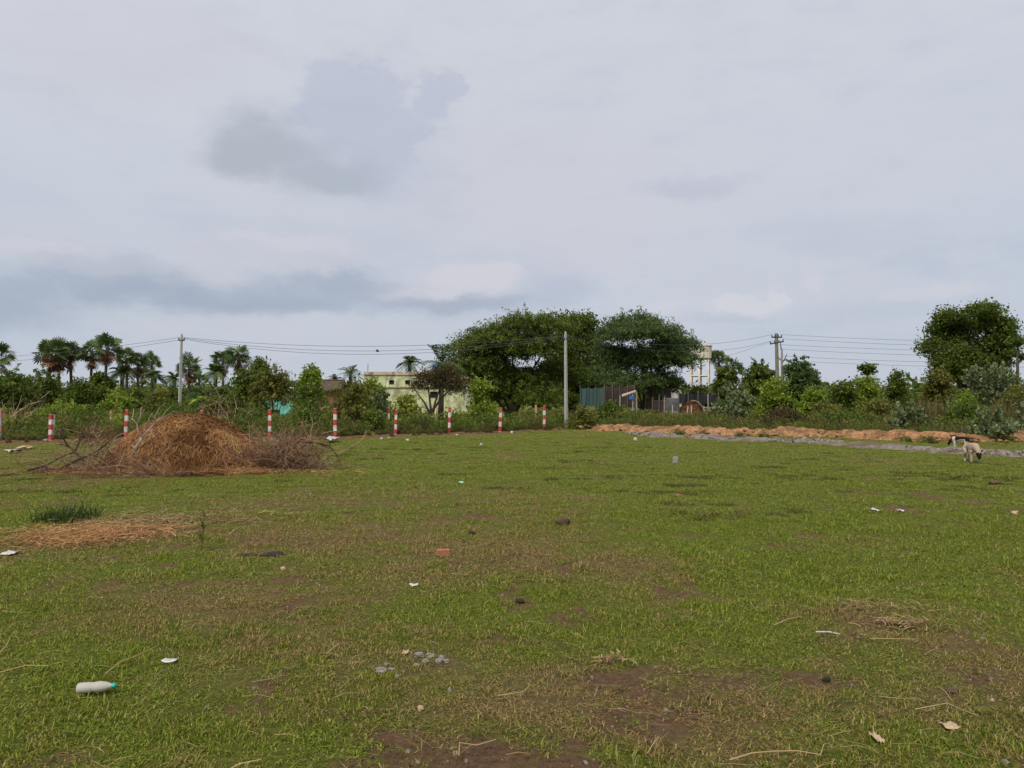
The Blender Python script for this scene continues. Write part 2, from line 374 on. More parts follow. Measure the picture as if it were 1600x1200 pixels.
def ground_mat():
    m, nt, bs, out = node_mat('field_ground')
    so = attr(nt, 'soil'); dr = attr(nt, 'dry')
    nf = tnoise(nt, 22, 6, .7, 'World'); nm = tnoise(nt, 3.1, 5, .65, 'World')
    nz = tnoise(nt, 130, 4, .7, 'World'); nf = mth(nt, 'ADD', mth(nt, 'MULTIPLY', nf, .55), mth(nt, 'MULTIPLY', nz, .45))
    soil = ramp(nt, nf, [(.25, (.05, .027, .013)), (.5, (.165, .095, .05)), (.75, (.34, .215, .125))])
    green = ramp(nt, nf, [(.25, (.045, .052, .008)), (.5, (.13, .155, .018)), (.75, (.25, .27, .04))])
    dry = ramp(nt, nf, [(.25, (.07, .05, .02)), (.5, (.17, .125, .055)), (.75, (.30, .22, .11))])
    f = ramp(nt, mth(nt, 'ADD', dr, mth(nt, 'MULTIPLY', mth(nt, 'SUBTRACT', nm, .5), .9)), [(.25, (0, 0, 0)), (.8, (1, 1, 1))])
    c = mixc(nt, f, green, dry)
    fs = ramp(nt, mth(nt, 'ADD', so, mth(nt, 'MULTIPLY', mth(nt, 'SUBTRACT', nm, .5), .6)), [(.22, (.18, .18, .18)), (.6, (1, 1, 1))])
    c = mixc(nt, fs, c, soil)
    nt.links.new(c, bs.inputs['Base Color']); bs.inputs['Roughness'].default_value = .95; bs.inputs['Specular IOR Level'].default_value = .1
    bump(nt, bs, nf, .05, 1.0); return m
M['ground'] = ground_mat()
def earth_mat(name, stops, sc=7):
    m, nt, bs, out = node_mat(name)
    c = ramp(nt, tnoise(nt, sc, 7, .7, 'World'), stops)
    c = mixc(nt, ramp(nt, tnoise(nt, 1.2, 4, .6, 'World'), [(.46, (0, 0, 0)), (.58, (.8, .8, .8))]), c, (.15, .095, .045))
    nt.links.new(c, bs.inputs['Base Color']); bs.inputs['Roughness'].default_value = .95; bs.inputs['Specular IOR Level'].default_value = .1
    bump(nt, bs, tnoise(nt, sc * 2, 6, .7, 'World'), .06, 1); return m
M['orange_soil'] = earth_mat('orange_soil', [(.3, (.16, .078, .035)), (.5, (.37, .19, .09)), (.7, (.55, .33, .18))])
M['gravel'] = earth_mat('grey_gravel', [(.3, (.11, .092, .078)), (.5, (.235, .20, .172)), (.7, (.40, .355, .31))], 9)

# ------------------------------------------------------------------ the ground, one sheet out to the horizon
def axis(lo, hi, s0, g):
    p = [0.0]
    while p[-1] < hi: p.append(p[-1] + max(s0, g * abs(p[-1])))
    q = [0.0]
    while q[-1] > lo: q.append(q[-1] - max(s0, g * abs(q[-1])))
    return np.array(q[:0:-1] + p)
gx = axis(-900, 900, .10, .017)
gy = np.concatenate([np.linspace(-60, 1.0, 24), axis(-.05, 1500, .075, .0145)[2:]]); gy = np.unique(gy[(gy < 1.0) | (gy > 1.05)])
GX, GY = np.meshgrid(gx, gy); nx, ny = len(gx), len(gy)
i = np.arange(nx * ny).reshape(ny, nx)
Q = np.stack([i[:-1, :-1], i[:-1, 1:], i[1:, 1:], i[1:, :-1]], -1).reshape(-1, 4)
gxx, gyy = GX.ravel(), GY.ravel()
me = mesh_np('ground', np.stack([gxx, gyy, H(gxx, gyy)], 1), Q, {'soil': f_soil(gxx, gyy), 'dry': f_dry(gxx, gyy)}, True)
tag(link('ground', me, M['ground']), 'flat grazed field of patchy green grass and brown earth', kind='structure')

def strip(name, pts, half, height, mat, label, seed, lump=.7, freq=.9, du=.12, dv=.09, rough=.75):
    """a low ridge along a line whose edges run under the ground"""
    pts = np.array(pts, float); seg = np.hypot(*np.diff(pts, axis=0).T); s = np.concatenate([[0], np.cumsum(seg)])
    u = np.arange(0, s[-1], du); cx = np.interp(u, s, pts[:, 0]); cy = np.interp(u, s, pts[:, 1])
    k = 15; pad = lambda a: np.convolve(np.pad(a, k, mode='edge'), np.ones(2 * k + 1) / (2 * k + 1), 'valid')
    cx, cy = pad(cx), pad(cy)
    tx, ty = np.gradient(cx), np.gradient(cy); L = np.hypot(tx, ty); nxv, nyv = -ty / L, tx / L
    v = np.arange(-1.25, 1.2501, dv / half)
    X = cx[:, None] + nxv[:, None] * v[None] * half; Y = cy[:, None] + nyv[:, None] * v[None] * half
    w = 1 + 1.3 * (fbm(X * .8, Y * .8, seed, 4) - .5)
    end = sm(u, 0, 1.5) * (1 - sm(u, u[-1] - 1.5, u[-1]))
    prof = np.maximum(1 - np.abs(v[None] / w) ** 1.8, -.6) * end[:, None]
    Z = height * prof * (1 + lump * (fbm(X * freq, Y * freq, seed + 5, 4) - .5) * 2) + (fbm(X * 3.5, Y * 3.5, seed + 9, 4) - .5) * height * rough
    Z = Z - .05 - .25 * (1 - end[:, None]) + H(X, Y)
    a, b = X.shape; i = np.arange(a * b).reshape(a, b)
    Q = np.stack([i[:-1, :-1], i[1:, :-1], i[1:, 1:], i[:-1, 1:]], -1).reshape(-1, 4)
    me = mesh_np(name, np.stack([X, Y, Z], -1).reshape(-1, 3), Q, None, True)
    return tag(link(name, me, mat), label, kind='structure')
BERM = [gnd(*p) + np.array([0, .9]) for p in ((915, 672), (1000, 675), (1110, 680), (1250, 682), (1340, 684), (1450, 691), (1520, 692), (1610, 686), (1780, 690))]
TRACK = [gnd(*p) for p in ((985, 680), (1040, 681), (1100, 684.5), (1200, 689.5), (1300, 693.5), (1370, 698), (1460, 704), (1600, 711), (1800, 722))]
strip('earth_bank', BERM, 1.05, .36, M['orange_soil'], 'low bank of dug orange soil along the far side of the field', 61, .4, .9, rough=.95)
def bank_clods():
    q = random.Random(31); m = MB(); B = np.array(BERM)
    for k in range(420):
        u = q.random() * (len(B) - 1); i = int(u); p = B[i] * (1 - u + i) + B[min(i + 1, len(B) - 1)] * (u - i); x, y = p[0] + q.gauss(0, .3), p[1] + q.gauss(-.75, .45); r = q.uniform(.02, .09) * (1 + (q.random() < .08))
        m.blobby((x, y, float(H(x, y)) + .05 + r * .3 + .20 * math.exp(-((y - p[1]) / .6) ** 2)), (r * 1.2, r, r * .7), k, .35, 6, 4)
    tag(link('soil_clods', m.mesh('soil_clods'), M['orange_soil']), 'clods of orange soil crumbled along the foot of the bank', kind='stuff')
bank_clods()
strip('gravel_track', TRACK, 1.6, .12, M['gravel'], 'rough strip of grey gravel in front of the orange soil bank', 71, 1.1, .7, rough=1.5)

def near_line(x, y, line, d):
    P = np.array(line); best = np.full(x.shape, 1e9)
    for a, b in zip(P[:-1], P[1:]):
        ab = b - a; t = np.clip(((x - a[0]) * ab[0] + (y - a[1]) * ab[1]) / ab.dot(ab), 0, 1)
        best = np.minimum(best, np.hypot(x - a[0] - t * ab[0], y - a[1] - t * ab[1]))
    return best < d

# ------------------------------------------------------------------ scattered ground cover: points with attributes, one tuft mesh each
def scatter_object(name, label, P, rot, scl, idx, dry, protos):
    col = bpy.data.collections.new(name + '_pieces')
    for k, (me, mat) in enumerate(protos):
        o = bpy.data.objects.new('%s_piece_%02d' % (name, k), me); me.materials.append(mat); col.objects.link(o)
    me = bpy.data.meshes.new(name); me.vertices.add(len(P)); me.vertices.foreach_set('co', np.asarray(P, np.float32).ravel())
    for an, ty, av in (('rot', 'FLOAT_VECTOR', rot), ('scl', 'FLOAT_VECTOR', scl), ('dry', 'FLOAT', dry), ('idx', 'INT', idx)):
        a = me.attributes.new(an, ty, 'POINT')
        a.data.foreach_set('vector' if ty == 'FLOAT_VECTOR' else 'value', np.asarray(av, np.int32 if ty == 'INT' else np.float32).ravel())
    ng = bpy.data.node_groups.new(name, 'GeometryNodeTree')
    ng.interface.new_socket('Geometry', in_out='INPUT', socket_type='NodeSocketGeometry'); ng.interface.new_socket('Geometry', in_out='OUTPUT', socket_type='NodeSocketGeometry')
    gi = ng.nodes.new('NodeGroupInput'); go = ng.nodes.new('NodeGroupOutput'); ip = ng.nodes.new('GeometryNodeInstanceOnPoints')
    ci = ng.nodes.new('GeometryNodeCollectionInfo'); ci.inputs['Collection'].default_value = col
    ci.inputs['Separate Children'].default_value = True; ci.inputs['Reset Children'].default_value = True
    def na(n, t):
        q = ng.nodes.new('GeometryNodeInputNamedAttribute'); q.data_type = t; q.inputs['Name'].default_value = n
        return [s for s in q.outputs if s.enabled and s.name == 'Attribute'][0]
    e2r = ng.nodes.new('FunctionNodeEulerToRotation'); ng.links.new(na('rot', 'FLOAT_VECTOR'), e2r.inputs[0])
    ng.links.new(gi.outputs[0], ip.inputs['Points']); ng.links.new(ci.outputs[0], ip.inputs['Instance'])
    ip.inputs['Pick Instance'].default_value = True
    ng.links.new(na('idx', 'INT'), ip.inputs['Instance Index']); ng.links.new(e2r.outputs[0], ip.inputs['Rotation']); ng.links.new(na('scl', 'FLOAT_VECTOR'), ip.inputs['Scale'])
    ng.links.new(ip.outputs[0], go.inputs[0])
    o = link(name, me); md = o.modifiers.new('scatter', 'NODES'); md.node_group = ng
    return tag(o, label, kind='stuff')

def blades(n, rad, lo, hi, w, lean, seed, clump=0):
    q = np.random.RandomState(seed)
    r = rad * np.sqrt(q.rand(n)); a = q.rand(n) * 2 * np.pi; b = np.stack([r * np.cos(a), r * np.sin(a), np.full(n, -.006)], 1)
    L = lo + (hi - lo) * q.rand(n) ** 1.6; th = q.rand(n) * 2 * np.pi; ln = lean * (.35 + .85 * q.rand(n))
    d = np.stack([np.cos(th), np.sin(th), np.zeros(n)], 1); s = np.stack([-np.sin(th), np.cos(th), np.zeros(n)], 1)
    up = np.array([0, 0, 1.0]); W = (w * (.7 + .6 * q.rand(n)))[:, None] / 2
    m = b + (up * np.cos(ln * .6)[:, None] + d * np.sin(ln * .6)[:, None]) * (L * .55)[:, None]
    t = m + (up * np.cos(ln * 1.5)[:, None] + d * np.sin(ln * 1.5)[:, None]) * (L * .5)[:, None]
    V = np.stack([b - s * W, b + s * W, m + s * W * .85, m - s * W * .85, t + s * W * .15, t - s * W * .15], 1).reshape(-1, 3)
    o = np.arange(n)[:, None] * 6; Q = np.concatenate([o + np.array([0, 1, 2, 3]), o + np.array([3, 2, 4, 5])])
    return V, Q, np.repeat(np.clip(q.normal(.38, .26, n), 0, 1), 6)
def blade_mesh(*a):
    V, Q, t = blades(*a); return mesh_np('tuft', V, Q, {'tint': t})

def grass_field():
    P, S, D, I, Z = [], [], [], [], []
    def zone(y0, y1, step, s, n, zf=1.0):
        half = .74 * y1 + 1.5
        ax = np.arange(-half, half, step); ay = np.arange(y0, y1, step)
        x, y = np.meshgrid(ax, ay); x = x.ravel() + rs.uniform(-.6, .6, x.size) * step; y = y.ravel() + rs.uniform(-.6, .6, y.size) * step
        k = np.abs(x) < .74 * y + 1.5; x, y = x[k], y[k]
        so = f_soil(x, y); dr = f_dry(x, y)
        k = rs.rand(x.size) > np.clip(so * 1.1 - .06, 0, .80)
        e = y - fence_y(x); k &= (e < -.2) | (x > 3.5)
        k &= ~near_line(x, y, BERM, 1.0) & ~(near_line(x, y, TRACK, 1.0) & (rs.rand(x.size) > .25))
        k &= ~((((x + 7.6) / 2.6) ** 2 + ((y - 18.6) / 1.7) ** 2) < 1)
        x, y, so, dr = x[k], y[k], so[k], dr[k]
        hn = fbm(x * 3.2, y * 3.2, 91, 3); hn = np.clip((hn - .3) * 2.2, 0, 1) ** 1.4
        P.append(np.stack([x, y, H(x, y)], 1)); f = s * rs.uniform(.75, 1.25, x.size)
        S.append(np.stack([f, f, zf * f * (.42 + 1.0 * hn) * (1 - .4 * so) * (1 - .2 * dr)], 1))
        D.append(np.clip(dr + rs.normal(0, .16, x.size), 0, 1)); I.append(rs.randint(0, n, x.size))
    zone(1.6, 6.5, .105, .85, 8)
    zone(6.5, 11, .14, 1.15, 8, .85)
    zone(11, 20, .20, 1.5, 8, .58)
    zone(20, 34, .34, 2.2, 8, .42)
    zone(34, 52, .55, 3.0, 8, .35)
    P, S, D, I = map(np.concatenate, (P, S, D, I))
    rot = np.stack([np.zeros(len(P)), np.zeros(len(P)), rs.rand(len(P)) * 6.283], 1)
    pr = [(blade_mesh(105, .11, .018, .068, .0062, 1.42, 100 + k), M['grass']) for k in range(8)]
    scatter_object('grass', 'short grazed grass covering the field', P, rot, S, I, D, pr)
grass_field()

# taller tussocks that stand dark above the grazed turf in the middle distance
def tussocks():
    spots = [(540, 700), (560, 708), (600, 703), (575, 717), (735, 700), (660, 704), (785, 763), (880, 748), (890, 720), (905, 707), (935, 705), (1005, 700), (700, 690), (640, 692), (940, 768), (980, 745), (1085, 745),
             (1050, 758), (1075, 760), (1060, 770), (1105, 747), (1120, 743), (1203, 732), (1210, 742), (1288, 750), (1155, 808), (1100, 790), (1210, 805), (1260, 797), (1275, 717), (1420, 745), (1480, 750), (1500, 748),
             (1540, 750), (1440, 742), (1390, 744), (1570, 752), (1600, 750), (930, 700), (700, 740), (860, 730), (525, 690), (530, 712), (20, 740), (40, 748), (30, 765), (55, 740), (90, 765), (10, 732), (1330, 735), (1240, 745)]
    P, S, I, D = [], [], [], []
    q = random.Random(5)
    for px, py in spots:
        g = gnd(px + q.uniform(-4, 4), py)
        for k in range(q.randint(4, 8)):
            x, y = g[0] + q.gauss(0, .26), g[1] + q.gauss(0, .13); s = q.uniform(.55, 1.1)
            P.append((x, y, float(H(x, y)))); S.append((s, s, s * q.uniform(.6, 1.1))); I.append(q.randint(0, 2)); D.append(q.uniform(.1, .6))
    for k in range(420):
        y = q.uniform(13, 34); x = q.uniform(-.7, .72) * y
        if float(vnoise(x * .35, y * .35, 77)) < .5: continue
        if ((x + 7.6) / 2.9) ** 2 + ((y - 18.6) / 2) ** 2 < 1 or y > fence_y(x) - .5 or near_line(np.array([x]), np.array([y]), BERM, 1.2)[0]: continue
        s = q.uniform(.4, .95); P.append((x, y, float(H(x, y)))); S.append((s * 1.2, s * 1.2, s * .8)); I.append(q.randint(0, 2)); D.append(q.uniform(0, .5))
    rot = np.stack([np.zeros(len(P)), np.zeros(len(P)), rs.rand(len(P)) * 6.283], 1)
    pr = [(blade_mesh(120, .17, .03, .10, .011, 1.25, 140 + k), M['tuss']) for k in range(3)]
    scatter_object('tussock_grass', 'darker clumps of coarse grass standing above the turf', P, rot, S, I, D, pr)
M['tuss'] = leaf_mat('coarse_grass', [(0, (.06, .075, .013)), (.5, (.12, .14, .026)), (1, (.22, .22, .055))], .25, .6, dry=[(0, (.085, .06, .024)), (.5, (.16, .12, .045)), (1, (.28, .20, .09))])
tussocks()

# ------------------------------------------------------------------ foliage
def leaf_quads(c, ax, sd, L, W, tint):
    V = np.stack([c - ax * L[:, None] / 2, c + sd * W[:, None] / 2, c + ax * L[:, None] / 2, c - sd * W[:, None] / 2], 1).reshape(-1, 3)
    Q = np.arange(len(c) * 4).reshape(-1, 4)
    return V, Q, np.repeat(tint, 4)
def unit(v): return v / np.maximum(np.linalg.norm(v, axis=-1, keepdims=True), 1e-6)
def crown_mesh(lobes, q, n_cl, per, leaf, mode, sig, twigs=0.0):
    """leaf-sized faces gathered in clumps (or drooping sprays) through the lobes' volume"""
    lb = np.array(lobes, float); wt = (lb[:, 3] * lb[:, 4] * lb[:, 5]) ** .67; wt /= wt.sum()
    k = q.choice(len(lb), n_cl, p=wt); d = unit(q.normal(size=(n_cl, 3)))
    low = d[:, 2] < -.35; d[low, 2] *= -.4; d = unit(d)
    rr = np.where(q.rand(n_cl) < .72, q.uniform(.72, 1.12, n_cl), q.uniform(.2, .8, n_cl))
    c = lb[k, :3] + d * lb[k, 3:] * rr[:, None]
    far = (q.rand(n_cl) < .10) & (d[:, 2] > -.1); c[far] += d[far] * np.minimum(lb[k[far], 3:], 2.2) * q.uniform(.1, .38, (far.sum(), 1))
    ct = q.normal(.47, .24, n_cl)
    out = unit(d + q.normal(0, .35, (n_cl, 3)))
    m = np.maximum(2, (per * q.uniform(.5, 1.5, n_cl)).astype(int)); idx = np.repeat(np.arange(n_cl), m); n = len(idx)
    ln = leaf * q.uniform(.45, 1.6, n)
    if mode == 'spray':
        o = out.copy(); o[:, 2] = o[:, 2] * .5 + .05; o = unit(o); sl = sig * q.uniform(.8, 2.4, n_cl); t = q.rand(n)
        p = c[idx] + o[idx] * (t * sl[idx])[:, None]; p[:, 2] -= (t ** 2) * sl[idx] * .28
        p += q.normal(0, sig * .13, (n, 3))
        ax = unit(np.cross(o[idx], q.normal(size=(n, 3))) + o[idx] * .5 + np.array([0, 0, -.15])); W = ln * .46
    elif mode == 'rosette':
        o = out.copy(); o[:, 2] = np.abs(o[:, 2]) + .6; o = unit(o); t = q.rand(n) ** .8
        p = c[idx] + o[idx] * (t * sig * 2)[:, None] + q.normal(0, sig * .25, (n, 3))
        ax = unit(o[idx] * .5 + q.normal(size=(n, 3)) * .7 + np.array([0, 0, .35])); W = ln * .6
    else:
        p = c[idx] + q.normal(0, 1, (n, 3)) * sig * np.array([1, 1, .75])
        ax = unit(q.normal(size=(n, 3)) + out[idx] * .5 + np.array([0, 0, -.3])); W = ln * .52
    sd = unit(np.cross(ax, unit(q.normal(size=(n, 3)) * .75 + np.array([0, 0, 1.0]))))
    tint = np.clip(ct[idx] + q.normal(0, .17, n), 0, 1)
    p[:, 2] = np.maximum(p[:, 2], .04)
    return leaf_quads(p, ax, sd, ln, W, tint)
def limbs(mb, base, tops, r, q, split=.3, sides=6, n=5):
    base = np.array(base, float)
    for tp in tops:
        tp = np.array(tp, float); mid = base + (tp - base) * np.array([.25, .25, .55]) + q.normal(0, .06, 3) * np.linalg.norm(tp - base)
        pts = [base * (1 - u) ** 2 + 2 * mid * u * (1 - u) + tp * u * u for u in np.linspace(0, 1, n)]
        mb.tube(pts, [r * (1 - .85 * u) for u in np.linspace(0, 1, n)], sides)
def plant(name, label, cat, loc, lobes, mat, q, n_cl, per, leaf, mode, sig, trunk_r, group=None, stems=None, bark='bark'):
    """lobes are local to loc"""
    o = empty(name, loc, label, cat, group)
    mb = MB(); lb = np.array(lobes)
    if stems is None:
        order = np.argsort(-lb[:, 5])[:6]; limbs(mb, (0, 0, -.08), lb[order, :3], trunk_r, q)
    else: stems(mb)
    link('trunk', mb.mesh('trunk', True), M[bark], o)
    V, Q, t = crown_mesh(lobes, q, n_cl, per, leaf, mode, sig)
    link('crown', mesh_np('crown', V, Q, {'tint': t}), M[mat], o)
    return o
SEED = [1000]
def shrub(label, x0, x1, ytop, Y, mat, mode='clump', leaf=.16, dens=1.0, name='bush', cat='bush', lift=0.0, sig=None, trunk=None, group=None, top=.5):
    """a bush that fills picture columns x0..x1 up to row ytop when it stands Y metres away"""
    SEED[0] += 1; q = np.random.RandomState(SEED[0])
    w = wpx(x1 - x0, Y); cx = at((x0 + x1) / 2, HOR, Y)[0]; gz = float(H(cx, Y)); h = at(800, ytop, Y)[2] - gz - (.22 if mode != 'spray' else .3) * Y / 60
    n = int(np.clip(5 + w * 1.2, 6, 15)); lob = []
    for k in range(n):
        u = (k + .5) / n; zc = h * (lift + (.82 - lift) * u); rz = h * q.uniform(.15, .23)
        half = w / 2 * (1 - .62 * u ** 1.6); rx = min(w * q.uniform(.15, .24), half + .2)
        x = q.uniform(-1, 1) * max(half - rx, 0); y = q.uniform(-.6, .6) * half
        if k == n - 1: x = (top - .5) * w * .6; zc = h - rz
        lob.append((x, y, min(zc, h - rz), rx, rx * .9, rz))
    for s in (-1, 1): lob.append((s * w * .32, q.uniform(-.3, .3) * w, h * max(.22, lift), w * .18, w * .18, h * .2))
    area = sum((l[3] * l[5]) for l in lob)
    n_cl = int(dens * 62 * area / max(leaf / .16, .5) ** 1.2 + 60); sg = sig or (.22 if mode != 'spray' else .5)
    return plant(name, label, cat, (cx, Y, gz), lob, mat, q, min(n_cl, 1100), 22, leaf * 1.2, mode, sg, trunk or max(.03, w * .018), group)
SHR = .82
def big_tree(label, Y, plobes, base, mat, mode, leaf, n_cl, per, sig, r, name='tree', stems=None):
    SEED[0] += 1; q = np.random.RandomState(SEED[0])
    bx = at(base, HOR, Y)[0]; gz = float(H(bx, Y)); lob = []
    for px, py, rx, ry in plobes:
        dy = q.uniform(-1, 1) * wpx(45, Y); c = at(px, py, Y); rr = wpx(rx, Y)
        lob.append((c[0] - bx, dy, c[2] - gz, rr * SHR, rr * SHR, wpx(ry, Y) * SHR))
    st = (lambda mb: stems(mb, q, lob)) if stems else None
    return plant(name, label, 'tree', (bx, Y, gz), lob, mat, q, n_cl, per, leaf, mode, sig, r, None, st)

# the three big trees in the middle and the one on the right
big_tree('wide feathery thorn tree with dark hollow crown left of the tall concrete pole', 75,
    [(724, 550, 22, 14), (738, 575, 36, 26), (768, 532, 32, 18), (792, 514, 24, 12), (826, 509, 32, 13), (860, 516, 28, 12), (800, 545, 50, 30), (850, 548, 45, 32), (770, 592, 40, 28), (830, 600, 48, 28), (868, 590, 28, 30), (748, 545, 18, 24), (720, 585, 14, 16), (800, 618, 40, 18), (850, 622, 36, 16), (765, 612, 24, 16), (790, 552, 34, 18), (822, 540, 30, 16), (770, 565, 26, 16)],
    800, 'fine', 'spray', .18, 3900, 38, .85, .26, 'thorn_tree')
big_tree('dense broad-leaved tree rising between the two feathery thorn trees', 82,
    [(890, 512, 26, 16), (915, 508, 18, 14), (900, 540, 32, 26), (885, 575, 32, 30), (912, 600, 24, 26), (890, 618, 26, 18), (918, 545, 16, 20), (926, 530, 16, 18), (930, 572, 14, 20), (925, 605, 16, 16)],
    893, 'broad', 'clump', .27, 1300, 30, .42, .30, 'broadleaf_tree')
def centre_stems(mb, q, lob):
    for k in range(7):
        b = (q.uniform(-.45, .45), q.uniform(-.3, .3), -.1); tp = lob[[1, 2, 3, 5, 6, 7, 0][k]]
        limbs(mb, b, [tp[:3]], q.uniform(.09, .17), q)
big_tree('flat-topped feathery thorn tree on several leaning trunks right of the concrete pole', 72,
    [(990, 506, 34, 12), (962, 522, 20, 14), (1000, 528, 52, 18), (1054, 540, 30, 11), (1072, 560, 16, 12), (1030, 607, 22, 9), (966, 606, 20, 11), (955, 555, 24, 22), (985, 566, 42, 26), (1030, 562, 38, 22), (1062, 565, 20, 14), (948, 590, 20, 16), (985, 600, 36, 16), (1030, 598, 26, 18)],
    1012, 'blue', 'spray', .175, 3100, 38, .80, .2, 'thorn_tree', centre_stems)
big_tree('tall round-crowned dark tree above the scrub at far right', 70,
    [(1512, 494, 26, 14), (1520, 510, 32, 20), (1480, 514, 16, 14), (1502, 540, 36, 26), (1460, 545, 18, 16), (1540, 540, 26, 24), (1520, 572, 38, 18), (1465, 572, 18, 16), (1554, 562, 18, 18), (1490, 500, 20, 18), (1535, 515, 24, 18), (1490, 560, 36, 24), (1560, 545, 18, 16), (1530, 548, 30, 24)  , (1485, 588, 30, 16), (1540, 586, 30, 16)],
    1508, 'broad', 'clump', .24, 2100, 30, .40, .28, 'broadleaf_tree')

def left_scrub():
    s = shrub
    s('dark green spreading thorn bush at the far left edge', -30, 62, 576, 55, 'fine', 'spray', .17, 1.25)
    s('rounded dark green thorn bush below the leftmost double palm', 40, 104, 574, 58, 'fine', 'spray', .17, 1.25)
    s('lighter green loose bush right of the dark bushes at left', 96, 160, 588, 56, 'broad', 'clump', .16, 1.0)
    s('low bright feathery bush just behind the leftmost striped post', 62, 148, 624, 46, 'bright', 'spray', .14, 1.2)
    s('low rounded bright green bush below the tallest palm', 146, 218, 608, 49, 'bright', 'spray', .15, 1.2)
    s('broad-leaved tree between the trunks of the tall palms at left', 122, 186, 580, 82, 'broad', 'clump', .26, 1.0, 'tree', 'tree', .3)
    s('grey-olive twiggy shrub left of the concrete pole behind the straw heap', 214, 284, 604, 52, 'olive', 'clump', .13, .8)
    s('bluish feathery thicket right of the concrete pole at left', 282, 352, 600, 66, 'blue', 'spray', .18, 1.2)
    s('low green bush at the foot of the left concrete pole', 236, 300, 628, 46, 'fine', 'clump', .13, .9)
    s('dense green tree behind the leftmost palms', -20, 60, 584, 76, 'broad', 'clump', .22, 1.1, 'tree', 'tree', .2)
    s('dense dark thicket behind the trunks of the slim palms', 172, 246, 604, 74, 'fine', 'clump', .2, 1.2)
    s('dense dark thicket left of the pole behind the straw heap', 238, 292, 604, 70, 'broad', 'clump', .2, 1.2)
    s('dense green thicket below the paired fan palms', 322, 366, 600, 68, 'broad', 'clump', .2, 1.2)
    s('dark green tree mass right of the olive-brown thorn bush', 436, 480, 590, 70, 'fine', 'clump', .2, 1.1, 'tree', 'tree', .2)
    s('green bush mass below the left end of the yellow house parapet', 528, 580, 600, 56, 'fine', 'clump', .17, 1.1)
    s('dark leafy bush over the right shoulder of the straw heap', 350, 418, 574, 56, 'broad', 'clump', .18, 1.3)
    s('tall green tree crown behind the olive thorn bush', 384, 428, 555, 70, 'fine', 'clump', .2, 1.1, 'tree', 'tree', .35)
    s('olive-brown feathery thorn bush in front of the turquoise wall', 398, 458, 570, 54, 'olive', 'spray', .16, 1.2, lift=.45)
    s('bright leafy tree beside the dark tiled roof', 460, 508, 566, 62, 'bright', 'clump', .19, .9, 'tree', 'tree', .3)
    s('mixed green bush between turquoise wall and tiled roof', 452, 516, 596, 50, 'fine', 'clump', .15, 1.0)
    s('olive scrub in front of the banana plant', 300, 366, 618, 48, 'olive', 'clump', .14, .9)
    s('dark green bush behind the straw heap right slope', 366, 432, 632, 45, 'broad', 'clump', .14, 1.1)
    s('low dark green bush left of the post beside the white sack', 450, 516, 640, 37.5, 'broad', 'clump', .12, 1.4)
    s('slender olive feathery tree right of the post beside the white sack', 514, 574, 588, 43, 'olive', 'spray', .14, 1.1, 'thorn_tree', 'tree', .25)
    s('green leafy tree in front of the left end of the yellow house', 560, 604, 588, 58, 'bright', 'clump', .17, 1.1, 'tree', 'tree', .25)
    s('pale grey-green shrub below the left end of the yellow house', 572, 616, 612, 47, 'pale', 'rosette', .14, .8)
    s('yellow-green shrub in front of the yellow house', 606, 664, 612, 46, 'yellow', 'clump', .14, 1.1)
    s('low green weeds bush between the two middle striped posts', 560, 612, 640, 42, 'fine', 'clump', .12, 1.0)
    s('bright lime green shrub left of the big thorn tree', 724, 780, 592, 46.5, 'bright', 'clump', .15, 1.1)
    s('low leafy bush below the lime green shrub', 735, 782, 648, 43, 'fine', 'clump', .12, 1.1)
    s('small dark bush between the two middle posts in front of the yellow house', 630, 684, 652, 42.5, 'broad', 'clump', .12, 1.2)
    s('low leafy bush right of the post below the withered tree', 706, 742, 654, 43, 'broad', 'clump', .12, 1.2)
    s('low dark bush left of the second striped post', 100, 172, 650, 41, 'broad', 'clump', .12, 1.1)
    s('low dark bush near the left edge behind the leafless grey shrub', 24, 76, 650, 43, 'fine', 'clump', .12, 1.1)
    s('dark low bush under the big thorn tree', 790, 870, 645, 52, 'broad', 'clump', .14, 1.2)
    s('clipped-looking olive bush at the foot of the right concrete pole', 888, 928, 634, 45.5, 'olive', 'clump', .11, 1.6)
    s('dark green leafy bush in front of the green netting', 920, 988, 626, 53, 'broad', 'clump', .15, 1.4)
    s('low green bush under the many-trunked thorn tree', 962, 1050, 640, 55, 'fine', 'clump', .13, 1.0)
